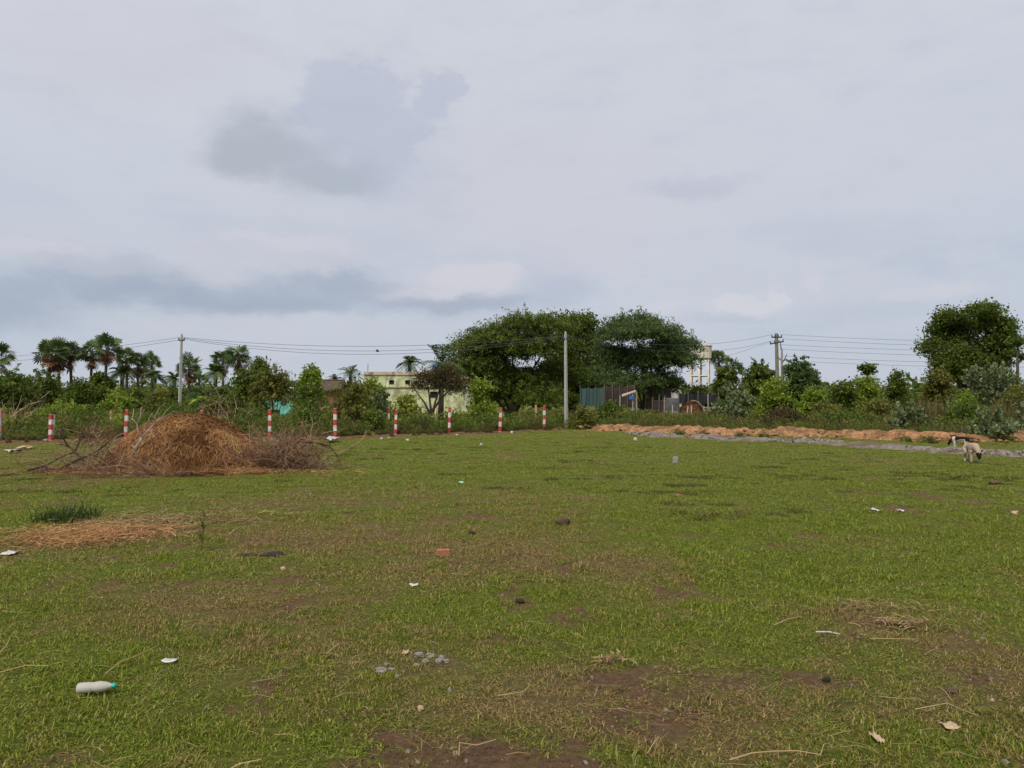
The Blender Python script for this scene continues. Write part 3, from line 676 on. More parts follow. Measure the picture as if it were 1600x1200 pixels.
def right_scrub():
    s = shrub
    s('dark leafy tree below the distant right-hand palm', 1106, 1162, 570, 98, 'broad', 'clump', .28, 1.0, 'tree', 'tree', .2)
    s('dark flat-topped thorn tree left of the crossarm pole', 1150, 1222, 562, 92, 'fine', 'spray', .24, 1.2, 'thorn_tree', 'tree', .2)
    s('bluish thorn tree with drooping right side behind the forked pole', 1214, 1290, 555, 88, 'blue', 'spray', .24, 1.3, 'thorn_tree', 'tree', .2, top=.35)
    s('bushy green growth behind the black screen', 1060, 1128, 600, 75, 'fine', 'clump', .2, 1.2)
    s('pale-leaved shrub right of the black screen', 1112, 1184, 600, 53, 'pale', 'rosette', .14, .75)
    s('tall bright green shrub in front of the crossarm pole', 1184, 1246, 584, 50, 'bright', 'clump', .15, 1.0, lift=.25)
    s('green shrub right of the forked pole', 1236, 1300, 606, 51, 'bright', 'clump', .15, .9)
    s('brown twiggy scrub under the tall bright green shrub', 1176, 1262, 632, 46, 'brown_leaf', 'clump', .11, .7)
    s('dull green scrub beside the brown twiggy scrub', 1255, 1330, 628, 47, 'olive', 'clump', .13, 1.0)
    s('rounded green bush right of the gap below the wires', 1286, 1350, 592, 58, 'fine', 'clump', .17, 1.1)
    s('leafy green bush with a single raised top sprig', 1326, 1384, 584, 58, 'bright', 'clump', .16, 1.1)
    s('upright green bush left of the tall dark tree', 1378, 1428, 576, 60, 'broad', 'clump', .17, 1.1)
    s('olive bush below the upright bush left of the tall dark tree', 1330, 1410, 622, 48, 'olive', 'clump', .13, 1.0)
    s('low dark thicket behind the orange bank', 1260, 1400, 642, 42, 'broad', 'clump', .12, 1.0)
    s('pale-leaved shrub standing on the orange bank below the tall dry grass', 1390, 1448, 632, 37, 'pale', 'rosette', .13, .8)
    s('fresh green low bush in the middle of the right-hand scrub', 1484, 1534, 610, 44, 'bright', 'clump', .13, 1.2)
    s('wide pale-leaved shrub below the tall dark tree', 1488, 1604, 566, 56, 'pale', 'rosette', .16, .8)
    s('olive bush at the foot of the tall dark tree', 1430, 1500, 572, 60, 'olive', 'clump', .17, 1.0)
    s('dark shrub behind the dogs', 1470, 1560, 632, 39, 'broad', 'clump', .12, 1.1)
    s('pale-leaved shrub beside the dogs at the right end of the bank', 1520, 1582, 645, 31.5, 'pale', 'rosette', .12, 1.0)
    s('pale-leaved shrub cut by the right edge of the picture', 1572, 1650, 630, 35, 'pale', 'rosette', .13, .9)
    s('dark green bush low at the right edge', 1540, 1640, 600, 50, 'olive', 'clump', .14, 1.0)
left_scrub(); right_scrub()

# the tree with withered reddish leaves in front of the yellow house
def withered():
    SEED[0] += 1; q = np.random.RandomState(SEED[0]); Y = 60; bx = at(684, HOR, Y)[0]; gz = float(H(bx, Y))
    P = lambda px, py: at(px, py, Y) - np.array([bx, Y, gz])
    lob = [(*P(x, y), wpx(r, Y), wpx(r, Y), wpx(r2, Y)) for x, y, r, r2 in ((668, 592, 18, 11), (700, 590, 20, 12), (686, 602, 20, 11), (655, 604, 12, 8), (712, 608, 13, 9), (692, 580, 12, 8))]
    def st(mb):
        for a, b, c in (((672, 646), (664, 630), (650, 612)), ((674, 646), (672, 630), (668, 595)), ((676, 646), (680, 628), (690, 600)), ((686, 646), (687, 625), (688, 590)), ((675, 640), (690, 622), (708, 604))):
            mb.tube([P(*a) + np.array([0, 0, -.1]), P(*b), P(*c)], [.12, .09, .03], 6)
    plant('withered_tree', 'half-bare tree with withered brown leaves in front of the yellow house', 'tree', (bx, Y, gz), lob, 'brown_leaf', q, 330, 20, .15, 'clump', .26, .1, None, st)
withered()

# ------------------------------------------------------------------ palms
def fan(mb, org, d, pet, rad, q, t, droop=0.0, seg=11):
    d = Vector(d).normalized(); o = Vector(org); c = o + d * pet + Vector((0, 0, -droop * pet * .3))
    mb.tube([o, (o + c) / 2 + Vector((0, 0, .04)), c], [.03, .022, .018], 3, t, False)
    side = d.cross(Vector((0, 0, 1)))
    if side.length < .1: side = Vector((1, 0, 0))
    side.normalize(); up = side.cross(d); ph = q.uniform(-1.3, 1.3); side = side * math.cos(ph) + up * math.sin(ph)
    side.normalize()
    V = [c]; Fc = []
    for k in range(seg):
        a = (k / (seg - 1) - .5) * R(230)
        e = d * math.cos(a) + side * math.sin(a); e2 = d * math.cos(a + .16) + side * math.sin(a + .16); e1 = d * math.cos(a - .16) + side * math.sin(a - .16)
        L = rad * q.uniform(.85, 1.08) * (1 - .18 * abs(a) / 2); nrm = d.cross(side)
        sag = Vector((0, 0, -.10 * L - droop * .2 * L)); b = len(V)
        V += [c + e1 * L * .62 + sag * .35, c + e * L + sag, c + e2 * L * .62 + sag * .35 + nrm * .05 * L]
        Fc += [(0, b, b + 1, b + 2)]
    mb.add(V, Fc, t)
def fan_palm_meshes(h, seed, spread=1.0, dead=18):
    q = random.Random(seed); tr = MB(); lean = (q.uniform(-.3, .3), q.uniform(-.3, .3))
    pts = [(lean[0] * u * u, lean[1] * u * u, h * u) for u in np.linspace(0, 1, 9)]
    pts[0] = (0, 0, -.15)
    tr.tube(pts, [.24, .19, .17, .16, .155, .15, .15, .16, .2], 8)
    top = Vector(pts[-1]); cr = MB(); dd = MB()
    for k in range(34):
        el = math.asin(q.uniform(-.45, 1)); az = 2.4 * k + q.uniform(-.3, .3)
        fan(cr, top + Vector((0, 0, q.uniform(-.1, .3))), (math.cos(az) * math.cos(el), math.sin(az) * math.cos(el), math.sin(el)), q.uniform(.55, .95) * spread, q.uniform(.62, .82) * spread, q, min(1, max(0, q.gauss(.5, .22))), .5)
    for k in range(dead):
        az = 2.4 * k; el = math.asin(q.uniform(-.97, -.1)); z = q.uniform(-1.25, -.25) * spread
        fan(dd, top + Vector((0, 0, z)), (math.cos(az) * math.cos(el), math.sin(az) * math.cos(el), math.sin(el)), q.uniform(.2, .45) * spread, q.uniform(.45, .65) * spread, q, min(1, max(0, q.gauss(.5, .25))), .3, 9)
    return tr.mesh('trunk', True), cr.mesh('crown'), dd.mesh('dead_leaves')
def fan_palm(label, px, ytop, Y, seed, spread=1.0, dead=18, group='fan palms along the skyline'):
    spread *= 1.18; ytop -= 3
    x = at(px, HOR, Y)[0]; z = float(H(x, Y)); h = at(px, ytop, Y)[2] - z - 1.3 * spread
    t, c, d = fan_palm_meshes(h, seed, spread, dead); o = empty('fan_palm', (x, Y, z), label, 'palm', group)
    link('trunk', t, M['palmbark'], o); link('crown', c, M['fan'], o); link('dead_leaves', d, M['skirt'], o)
for a in (('fan palm cut by the left edge of the picture', -4, 533, 84, 1, 1.15, 14), ('big fan palm with thick brown skirt, left one of the double crown', 73, 527, 82, 2, 1.12, 28), ('fan palm forming the right half of the leftmost double crown', 92, 529, 85, 3, 1.12, 28),
          ('slim fan palm just right of the double crown', 112, 534, 86, 4, .95, 20), ('fan palm with a round brown skirt left of the tallest palm', 141, 533, 88, 5, .95, 26), ('tallest fan palm of the left group, on a thin dark trunk', 163, 521, 82, 6, 1.05, 26),
          ('fan palm above a dark feather palm, right of the tallest palm', 199, 543, 92, 7, .95, 12), ('fan palm with an orange-brown skirt second right of the tallest palm', 215, 552, 94, 8, .9, 26), ('small distant fan palm left of the concrete pole', 237, 551, 105, 9, .9, 14),
          ('fan palm with brown skirt just right of the left concrete pole', 295, 554, 86, 10, .95, 24), ('fan palm left of the pair above the dark leafy bush', 348, 547, 90, 11, .95, 18), ('fan palm right of the pair above the dark leafy bush', 372, 540, 86, 12, .98, 18),
          ('small fan palm low behind the first one right of the concrete pole', 312, 580, 110, 13, .85, 10), ('small fan palm half hidden below the orange-skirted palm', 221, 574, 112, 15, .8, 10), ('distant fan palm on the skyline left of the crossarm pole', 1126, 547, 112, 14, 1.0, 16), ('fan palm with withered leaves beside the distant skyline palm', 1146, 560, 110, 16, 1.1, 26)):
    fan_palm(*a)
def frond(mb, org, az, el, L, q, t, droop, lw=.05, n=9, lf=.38):
    o = Vector(org); d = Vector((math.cos(az), math.sin(az), 0)); pts = []
    for k in range(n):
        u = k / (n - 1); pts.append(o + d * (L * u * math.cos(el) * (1 - .15 * u)) + Vector((0, 0, L * (math.sin(el) * u - droop * u * u))))
    mb.tube(pts, [.025 * (1 - .8 * k / (n - 1)) + .004 for k in range(n)], 3, t, False)
    s = d.cross(Vector((0, 0, 1)))
    for k in range(1, n * 2 - 1):
        u = k / 2 / (n - 1); i = min(int(u * (n - 1)), n - 2); f = u * (n - 1) - i; p = pts[i].lerp(pts[i + 1], f); tg = (pts[i + 1] - pts[i]).normalized()
        ll = lf * L * (.35 + .65 * math.sin(math.pi * min(u * .9 + .12, 1))) * .55
        for sg in (-1, 1):
            e = (s * sg * .85 + tg * .55 + Vector((0, 0, -.25 + q.uniform(-.2, .2)))).normalized()
            mb.add([p, p + e * ll * .5 + tg * lw, p + e * ll, p + e * ll * .5 - tg * lw], [(0, 1, 2, 3)], t)
def feather_palm(label, px, ytop, Y, seed, L, n=34, name='feather_palm', droop=.55, r=.2):
    q = random.Random(seed); x = at(px, HOR, Y)[0]; z = float(H(x, Y)); h = at(px, ytop, Y)[2] - z - L * .52
    o = empty(name, (x, Y, z), label, 'palm'); tr = MB(); cr = MB()
    tr.tube([(0, 0, -.15), (.05, 0, h * .5), (0, .05, h)], [r * 1.2, r, r * 1.1], 8)
    for k in range(n):
        frond(cr, (0, 0, h), 2.4 * k + q.uniform(-.2, .2), q.uniform(-.25, 1.3), L * q.uniform(.85, 1.1), q, min(1, max(0, q.gauss(.45, .2))), droop)
    link('trunk', tr.mesh('trunk', True), M['palmbark'], o); link('crown', cr.mesh('crown'), M['fan'], o)
feather_palm('dark bushy feather palm beneath the fan palms left of the pole', 190, 566, 84, 21, 2.1, 44)
feather_palm('bushy feather palm just left of the concrete pole', 240, 574, 82, 22, 2.0, 40)
feather_palm('bushy feather palm left of the paired fan palms', 336, 566, 80, 23, 2.0, 44)
feather_palm('small feather palm right of the pole behind the thicket', 272, 578, 86, 24, 1.7, 34)
feather_palm('coconut palm on the skyline left of the yellow house', 547, 568, 100, 25, 2.4, 20, 'coconut_palm', .5)
feather_palm('short coconut palm crown left of the skyline coconut palm', 524, 583, 100, 26, 1.6, 16, 'coconut_palm', .5)
feather_palm('dark palm rising behind the roof of the yellow house', 640, 552, 96, 27, 2.6, 34, 'coconut_palm', .6)
feather_palm('coconut palm with upright fronds left of the big thorn tree', 689, 538, 66, 28, 3.0, 22, 'coconut_palm', .42)

# slender trees with small flat heads at the right edge
def slender(label, px, ytop, Y, heads, seed):
    q = np.random.RandomState(seed); x = at(px, HOR, Y)[0]; z = float(H(x, Y)); P = lambda a, b: at(a, b, Y) - np.array([x, Y, z]); lob = []; mb = MB()
    mb.tube([(0, 0, -.1), P(px, (ytop + 620) / 2), P(px, ytop)], [.14, .11, .06], 6)
    for hx, hy, hr in heads:
        lob.append((*P(hx, hy), wpx(hr, Y), wpx(hr, Y), wpx(hr * .3, Y))); mb.tube([P(px, hy + 8), P(hx, hy)], [.05, .03], 5)
    plant('slender_tree', label, 'tree', (x, Y, z), lob, 'broad', q, 70, 20, .2, 'clump', .16, .1, None, lambda m: (m.V.extend(mb.V), m.T.extend(mb.T), m.Fc.extend(mb.Fc), setattr(m, 'n', mb.n)))
slender('tall slender tree with small flat head at the right edge', 1590, 534, 62, [(1590, 535, 11), (1600, 558, 7)], 5)
slender('thin leaning tree with tiny head right of the tall dark tree', 1579, 552, 66, [(1579, 553, 8)], 6)
slender('single sprig of a papaya tree sticking up above the right-hand scrub', 1355, 574, 62, [(1355, 575, 9), (1357, 582, 6)], 7)

# banana plant and coconut seedlings
def seedling(label, px, py, Y, L, seed, n=9, mat='yellow', name='coconut_seedling'):
    q = random.Random(seed); x = at(px, HOR, Y)[0]; z = float(H(x, Y)); o = empty(name, (x, Y, z), label, 'plant'); mb = MB(); st = MB()
    st.tube([(0, 0, -.05), (0, 0, .25)], [.05, .03], 6)
    for k in range(n): frond(mb, (0, 0, .15), 2.4 * k, q.uniform(.7, 1.4), L * q.uniform(.7, 1.1), q, q.uniform(.3, .9), .25, .04, 7, .5)
    link('trunk', st.mesh('trunk', True), M['bark'], o); link('fronds', mb.mesh('fronds'), M[mat], o)
seedling('yellow-green coconut seedling near the left edge behind the fence', 18, 678, 36, 1.1, 3)
seedling('yellow-green coconut seedling just left of the second striped post', 184, 678, 37, 1.1, 4)
def banana(label, px, Y, h, seed):
    q = random.Random(seed); x = at(px, HOR, Y)[0]; z = float(H(x, Y)); o = empty('banana_plant', (x, Y, z), label, 'plant'); st = MB()
    st.tube([(0, 0, -.1), (0, 0, h * .6)], [.13, .08], 8); link('trunk', st.mesh('trunk', True), M['bright_stem'], o)
    for k in range(8):
        az = 2.4 * k; el = q.uniform(.5, 1.2); L = q.uniform(1.1, 1.6); d = Vector((math.cos(az), math.sin(az), 0)); s = d.cross(Vector((0, 0, 1))); V = []; Fc = []
        for j in range(7):
            u = j / 6; p = d * (L * u * math.cos(el)) + Vector((0, 0, h * .55 + L * (math.sin(el) * u - .75 * u * u))); w = .24 * math.sin(math.pi * min(.06 + u * .92, 1)) + .01
            V += [p + s * w + Vector((0, 0, .05)), p, p - s * w + Vector((0, 0, .05))]
            if j: b = 3 * j; Fc += [(b - 3, b - 2, b + 1, b), (b - 2, b - 1, b + 2, b + 1)]
        mb = MB(); mb.add(V, Fc, q.uniform(.3, .9)); link('leaf', mb.mesh('leaf', True), M['bright'], o)
M['bright_stem'] = plain_mat('green_stem', (.12, .14, .05), (.22, .24, .09), 6)
banana('banana plant with arching leaves right of the left concrete pole', 316, 50, 3.0, 8)

# ------------------------------------------------------------------ undergrowth that nobody could count
def weed_mesh(seed, n=110, h=.5, rad=.35, leaf=.09):
    q = np.random.RandomState(seed); a = q.rand(n) * 6.283; r = rad * np.sqrt(q.rand(n)); z = h * q.rand(n) ** .8
    c = np.stack([r * np.cos(a), r * np.sin(a), z + .02], 1); ax = unit(q.normal(size=(n, 3)) + np.array([0, 0, .3])); sd = unit(np.cross(ax, q.normal(size=(n, 3))))
    L = leaf * q.uniform(.6, 1.4, n); V, Q, t = leaf_quads(c, ax, sd, L, L * .5, np.clip(q.normal(.5, .22, n), 0, 1)); return mesh_np('weed', V, Q, {'tint': t})
def undergrowth():
    pr = [(weed_mesh(300 + k, 130, .45 + .1 * k), M[m]) for k, m in enumerate(('fine', 'broad', 'olive', 'broad'))] + [(blade_mesh(90, .22, .25, .75, .022, .7, 320 + k), M['reed']) for k in range(3)]
    P, S, I = [], [], []; q = random.Random(11)
    def put(x, y, s, i): P.append((x, y, float(H(x, y)))); S.append((s, s, s * q.uniform(.7, 1.2))); I.append(i)
    for k in range(8200):
        x = q.uniform(-40, 9); e = q.random() ** 1.3 * 20 + .4; y = float(fence_y(x)) + e
        if abs(x) > .72 * y + 2: continue
        n = float(vnoise(x * .4, y * .4, 5)); i = q.choice((0, 1, 1, 2, 4, 5, 0)) if n > .5 else q.choice((0, 1, 0, 2, 3, 4))
        if float(fbm(x * .55, y * .55, 8, 3)) < .49: continue
        put(x, y, (.35 + 1.1 * q.random() ** 2.2) * (.75 + min(e, 6) * .09), i)
    B = np.array(BERM)
    for k in range(5200):
        x = q.uniform(3, 48); yb = float(np.interp(x, B[:, 0], B[:, 1])); e = q.random() ** 1.2 * 24 + 1.0; y = yb + e
        if abs(x) > .72 * y + 2 or y > 62: continue
        if x < 6 and y > 48: continue
        i = q.choice((0, 1, 2, 2, 4, 5, 6, 4, 5, 6, 1))
        put(x, y, (.45 + .9 * q.random() ** 2) * (.6 + min(e, 8) * .07), i)
    for px, py, n in ((1020, 668, 6), (1090, 670, 7), (1140, 669, 6), (1200, 671, 6), (1270, 672, 6), (1320, 677, 8), (1390, 679, 8), (1440, 681, 7), (1480, 683, 7), (1100, 680, 5), (1200, 684, 5), (1500, 690, 6), (1450, 693, 5), (1228, 676, 8), (1300, 680, 5), (950, 672, 10), (990, 674, 6), (1060, 681, 8), (1160, 686, 4), (1360, 684, 4), (1410, 690, 4), (1540, 690, 8), (1560, 688, 8), (1580, 690, 8)):
        for k in range(n):
            g = gnd(px + q.uniform(-10, 10), py); put(g[0], g[1] + q.uniform(-.4, .6), q.uniform(.35, .6), q.choice((0, 2, 4, 5)))
    for k in range(900):
        x = q.uniform(-28, 5); y = float(fence_y(x)) + q.gauss(.5, .5); put(x, y, q.uniform(.2, .5), q.choice((0, 2, 4, 5, 6, 4)))
    rot = np.stack([np.zeros(len(P)), np.zeros(len(P)), rs.rand(len(P)) * 6.283], 1)
    scatter_object('undergrowth', 'tangled weeds and rough grass beyond the fence posts and the orange bank', P, rot, S, I, np.zeros(len(P)), pr)
undergrowth()
M['chip'] = plain_mat('gravel_chip', (.10, .083, .068), (.25, .215, .185), 2, .95, tint=True, bd=0)
def gravel():
    q = np.random.RandomState(55); T = np.array(TRACK); n = 3800; pr = []
    for k in range(4):
        m = MB(); m.blobby((0, 0, .3), (1, .8, .6), 400 + k, .35, 6, 4, .3 + .2 * k); pr.append((m.mesh('chip'), M['chip']))
    u = q.rand(n); x = np.interp(u, np.linspace(0, 1, len(T)), T[:, 0]); y = np.interp(u, np.linspace(0, 1, len(T)), T[:, 1]) + q.normal(0, .85, n)
    k = fbm(x * .6, y * .6, 88, 3) > .4; x, y = x[k], y[k]; n = len(x); s = .016 + .085 * q.rand(n) ** 3
    scatter_object('gravel_chips', 'loose grey stones strewn along the gravel strip', np.stack([x, y, H(x, y) + .03], 1), q.rand(n, 3) * 6.28, np.stack([s, s, s], 1), q.randint(0, 4, n), np.zeros(n), pr)
gravel()
def reeds(label, px, Y, w, h, seed, n=420):
    x = at(px, HOR, Y)[0]; z = float(H(x, Y)); V, Q, t = blades(n, w / 2, h * .55, h, .03, .45, seed)
    tag(link('tall_grass', mesh_np('tall_grass', V, Q, {'tint': np.clip(t + .1, 0, 1)}), M['reed'], loc=(x, Y, z)), label, 'grass clump', 'clumps of tall dry grass')
reeds('tall dry grass clump left of the fresh green low bush', 1436, 44, 2.0, 2.1, 1)
reeds('tall brownish grass clump directly beside the fresh green low bush', 1466, 45, 2.0, 1.9, 2)
reeds('tall dry grass clump at the right edge below the slender tree', 1588, 46, 2.2, 2.1, 3)
reeds('upright dry grass clump in front of the wide pale shrub', 1556, 45, 1.8, 1.7, 4)
reeds('dry orange-tinged tall grass clump left of the slender olive tree', 512, 46, 1.1, 2.3, 5, 260)

M['crumb'] = plain_mat('pale_crumb', (.16, .10, .06), (.32, .22, .14), 30, .95, bd=0)
def crumbs():
    q = np.random.RandomState(66); n = 60000; y = 2.6 + 14 * q.rand(n) ** 1.4; x = q.uniform(-.74, .74, n) * y; so = f_soil(x, y)
    k = q.rand(n) < so ** 1.5 * .55; x, y = x[k], y[k]; n = len(x); s = .0035 + .016 * q.rand(n) ** 4; pr = []
    for k in range(4):
        m = MB(); m.blobby((0, 0, .2), (1, .85, .65), 420 + k, .35, 6, 4); pr.append((m.mesh('crumb'), M[('clod', 'clod', 'crumb', 'stone')[k]]))
    scatter_object('soil_crumbs', 'small clods and grit on the bare patches of soil', np.stack([x, y, H(x, y) + .002], 1), q.rand(n, 3) * 6.28, np.stack([s, s, s], 1), q.choice(4, n, p=(.45, .35, .12, .08)), np.zeros(n), pr)
    n = 700; y = 2.8 + 9 * q.rand(n); x = q.uniform(-.74, .74, n) * y; k = fbm(x * .9, y * .9, 19, 3) > .5; x, y = x[k], y[k]; n = len(x); s = q.uniform(.35, .9, n)
    pr = [(weed_mesh(360 + k, 34, .05, .09, .022), M[m]) for k, m in enumerate(('bright', 'fine', 'olive'))]
    scatter_object('lawn_weeds', 'small leafy weeds growing among the foreground grass', np.stack([x, y, H(x, y)], 1), np.stack([np.zeros(n), np.zeros(n), q.rand(n) * 6.28], 1), np.stack([s, s, s], 1), q.randint(0, 3, n), np.zeros(n), pr)
crumbs()
def far_wood():
    q = np.random.RandomState(77); lob = []
    for k in range(520):
        y = q.uniform(98, 175); x = q.uniform(-1.0, 1.0) * y; h = q.uniform(2.6, 4.4) * (y / 110); w = q.uniform(2.5, 5)
        lob.append((x, y, h * .5, w, 2.5, h * .5))
    V, Q, t = crown_mesh(lob, q, 9000, 12, .75, 'clump', .6)
    tag(link('far_wood', mesh_np('far_wood', V, Q, {'tint': t}), M['broad']), 'far belt of dark scrub closing the horizon behind everything', kind='stuff')
far_wood()

# ------------------------------------------------------------------ striped fence posts
def post_parts(h, w, cols):
    sh = MB(); sh.tube([(0, 0, -.3), (0, 0, h - .03), (0, 0, h)], [w * .62, w * .58, w * .45], 4)
    shaft = sh.mesh('shaft'); bands = []; n = len(cols); bh = (h - .02) / n
    for k, c in enumerate(cols):
        z1 = h - .015 - k * bh; z0 = z1 - bh + .004; b = MB(); r = w * .60
        b.tube([(0, 0, z0), (0, 0, z1)], [r + .005, r + .004], 4); bands.append(('red_band' if 'r' in c else 'white_band', b.mesh('band'), {'r': 'red', 'w': 'white', 'fr': 'fadedred', 'fw': 'concrete'}[c]))
    return shaft, bands
def striped_post(label, px, Y, ytop, w=.135, cols='rwrwr', group='red and white fence posts', rz=.785, lean=0):
    x = at(px, HOR, Y)[0]; z = float(H(x, Y)); h = at(px, ytop, Y)[2] - z
    o = empty('fence_post', (x, Y, z), label, 'post', group); o.rotation_euler = (0, lean, rz + .1 * math.sin(px)); o.rotation_euler.x = .035 * math.sin(px * 1.7); o.rotation_euler.y += .03 * math.cos(px * 2.3)
    sh, bands = post_parts(h, w, cols); link('shaft', sh, M['concrete'], o)
    for n, m, c in bands: link(n, m, M[c], o)
striped_post('leftmost full red and white post, left of the straw heap', 80, 30.3, 647, cols='rwrwr', lean=.02)
striped_post('red and white post with coconut seedling at its left side', 197, 32.5, 640, cols='rwrwr')
striped_post('red and white post whose red top shows above the straw heap crest', 316, 33.2, 641)
striped_post('red and white post behind the right-hand brushwood', 422, 33.5, 640)
striped_post('red and white post standing beside the white sack', 524, 33.9, 638, w=.15)
striped_post('red and white post in front of the yellow-green shrub', 618, 36.5, 640)
striped_post('red and white post right of the yellow-green shrub, below the withered tree', 702, 38.9, 636)
striped_post('red and white post below the lime green shrub', 781, 40.2, 637, w=.15)
striped_post('red and white post nearest the right concrete pole', 850, 43.6, 634, w=.15)
g2 = 'faded posts of the rear fence'
striped_post('thin faded pinkish post left of the second striped post', 174, 38, 642, .09, ('fr', 'fw', 'fw', 'fr'), g2)
striped_post('thin red and white rear post left of the yellow-green shrub', 607, 43, 637, .10, 'rwrw', g2)
striped_post('faded rear post under the withered tree', 683, 47, 637, .11, ('fr', 'fw', 'fr', 'fw'), g2)
striped_post('faded rear post with red head behind the rightmost striped post', 838, 50, 633, .13, ('fr', 'fw', 'fr', 'fw'), g2)
striped_post('faded pinkish post at the left edge of the picture', 1, 31, 640, .11, ('fr', 'fw', 'fr', 'fw'), g2)
striped_post('thin grey rear post just behind the leftmost striped post', 86, 36, 648, .06, ('fw', 'fw'), g2)

# ------------------------------------------------------------------ utility poles and wires
def concrete_pole(label, px, Y, ytop, lean):
    x = at(px, HOR, Y)[0]; z = float(H(x, Y)); h = at(px, ytop, Y)[2] - z
    o = empty('utility_pole', (x, Y, z), label, 'pole'); o.rotation_euler.y = lean; m = MB()
    m.tube([(0, 0, -.4), (0, 0, h)], [.125, .085], 4); s = link('shaft', m.mesh('shaft'), M['concrete'], o)
    b = MB(); b.box((0, -.02, h - .28), (.42, .09, .09)); br = link('bracket', b.mesh('bracket'), M['iron'], o)
    for k in (-.17, 0, .17):
        i = MB(); i.lathe([(.03, 0), (.05, .04), (.03, .08), (.045, .11), (.02, .15)], 8, (k, -.02, h - .235)); link('insulator', i.mesh('insulator', True), M['iron'], br)
    c = MB(); c.lathe([(.06, 0), (.07, .10), (.03, .16)], 8, (0, 0, h)); link('cap', c.mesh('cap'), M['concrete'], o)
    return np.array([x + lean * h, Y, z + h - .15])
PL = concrete_pole('thin concrete pole rising behind the straw heap', 280, 51, 525, .02)
PR = concrete_pole('tall concrete pole in front of the big thorn trees', 884.5, 47.5, 522, -.004)
def cross_pole():
    Y = 70; x = at(1216, HOR, Y)[0]; z = float(H(x, Y)); h = at(1214, 521, Y)[2] - z
    o = empty('crossarm_pole', (x, Y, z), 'weathered power pole with two crossarms left of the forked pole', 'pole'); m = MB()
    m.tube([(0, 0, -.4), (-.12, 0, h)], [.2, .14], 6); link('shaft', m.mesh('shaft'), M['bark2'], o); pts = []
    for zz, w, tilt in ((h - .35, .95, 0), (h - .85, 1.25, .12)):
        a = MB(); a.tube([(-.12 - w / 2, -.1, zz - tilt), (-.12 + w / 2, -.1, zz + tilt)], .065, 4); arm = link('crossarm', a.mesh('crossarm'), M['iron'], o)
        for k in (-.46, -.16, .16, .46):
            i = MB(); p = (-.12 + w * k, -.1, zz + tilt * 2 * k + .06); i.lathe([(.03, 0), (.055, .06), (.035, .1), (.05, .14), (.02, .19)], 8, p); link('insulator', i.mesh('insulator', True), M['iron'], arm)
            pts.append(np.array([x + p[0], Y + p[1], z + p[2] + .18]))
    Y2 = 72; x2 = at(1222, HOR, Y2)[0]; z2 = float(H(x2, Y2)); h2 = at(1222, 546, Y2)[2] - z2
    o2 = empty('forked_pole', (x2, Y2, z2), 'thin bare pole with forked top right of the crossarm pole', 'pole'); m = MB()
    m.tube([(0, 0, -.3), (.02, 0, h2)], [.13, .09], 6); link('shaft', m.mesh('shaft'), M['greywood'], o2)
    for s, dx, dz, r0 in ((-1, -.45, .35, 1.1), (1, .5, .5, 1.3), (-1, -.1, .5, .2)):
        b = MB(); b.tube([(.02, 0, h2 - r0), (dx * .55, 0, h2 - r0 + dz * .8), (dx, 0, h2 - r0 + dz * 1.7)], [.06, .05, .035], 5); link('fork', b.mesh('fork'), M['iron'], o2)
    st = MB(); st.tube([(x2 - x - .5, .0, -.1), (x2 - x - .55, .05, h * .62)], [.1, .07], 6)
    link('stay', st.mesh('stay'), M['bark'], o)
    return pts, np.array([x2, Y2, z2 + h2])
M['bark2'] = plain_mat('mossy_concrete', (.12, .12, .08), (.26, .25, .18), 6, .9, stretch=(1, 1, .3))
CP, FP = cross_pole()
def wire(a, b, sag, label, r=.011):
    a, b = np.array(a, float), np.array(b, float); mid = (a + b) / 2; m = MB()
    m.tube([(a + (b - a) * u) - mid - np.array([0, 0, 4 * sag * u * (1 - u)]) for u in np.linspace(0, 1, 25)], r, 4)
    tag(link('power_line', m.mesh('power_line'), M['wire'], loc=mid), label, 'wire', 'overhead wires')
LFT = at(-140, 560, 80); off = lambda p, *d: np.array(p) + np.array(d)
wire(off(PL, -.17, 0, .05), LFT, .5, 'upper wire running left from the pole behind the straw heap')
wire(off(PL, -.17, -.05, -.12), off(LFT, 0, 0, -.55), .55, 'lower wire running left from the pole behind the straw heap')
wire(off(PL, .17, 0, .05), off(PR, -.17, 0, .05), .62, 'uppermost wire between the two concrete poles')
wire(off(PL, .17, -.1, .0), off(PR, -.17, -.1, .0), .88, 'second wire from above between the two concrete poles')
wire(off(PL, .17, .1, -.06), off(PR, -.17, .1, -.06), 1.02, 'lowest wire between the two concrete poles')
wire(off(PR, .17, 0, .05), CP[0], .75, 'upper wire from the right concrete pole to the crossarm pole')
wire(off(PR, .17, -.1, -.02), CP[4], .95, 'lower wire from the right concrete pole to the crossarm pole')
wire(CP[5], at(1020, 584, 92), .3, 'faint wire dropping left from the lower crossarm behind the trees')
for k, (p, y0, l) in enumerate(((CP[3], 536, 'topmost'), (CP[7], 543, 'second'), (off(CP[7], -.3, .3, -.5), 547, 'third'), (off(CP[7], -.3, .3, -.9), 556, 'fourth'), (off(FP, 0, 0, -.6), 565, 'fifth'), (off(FP, 0, 0, -1.0), 571, 'lowest'))):
    wire(p, at(1760, y0, 66), .25 + .02 * k, '%s of the six wires running right from the crossarm pole' % l)

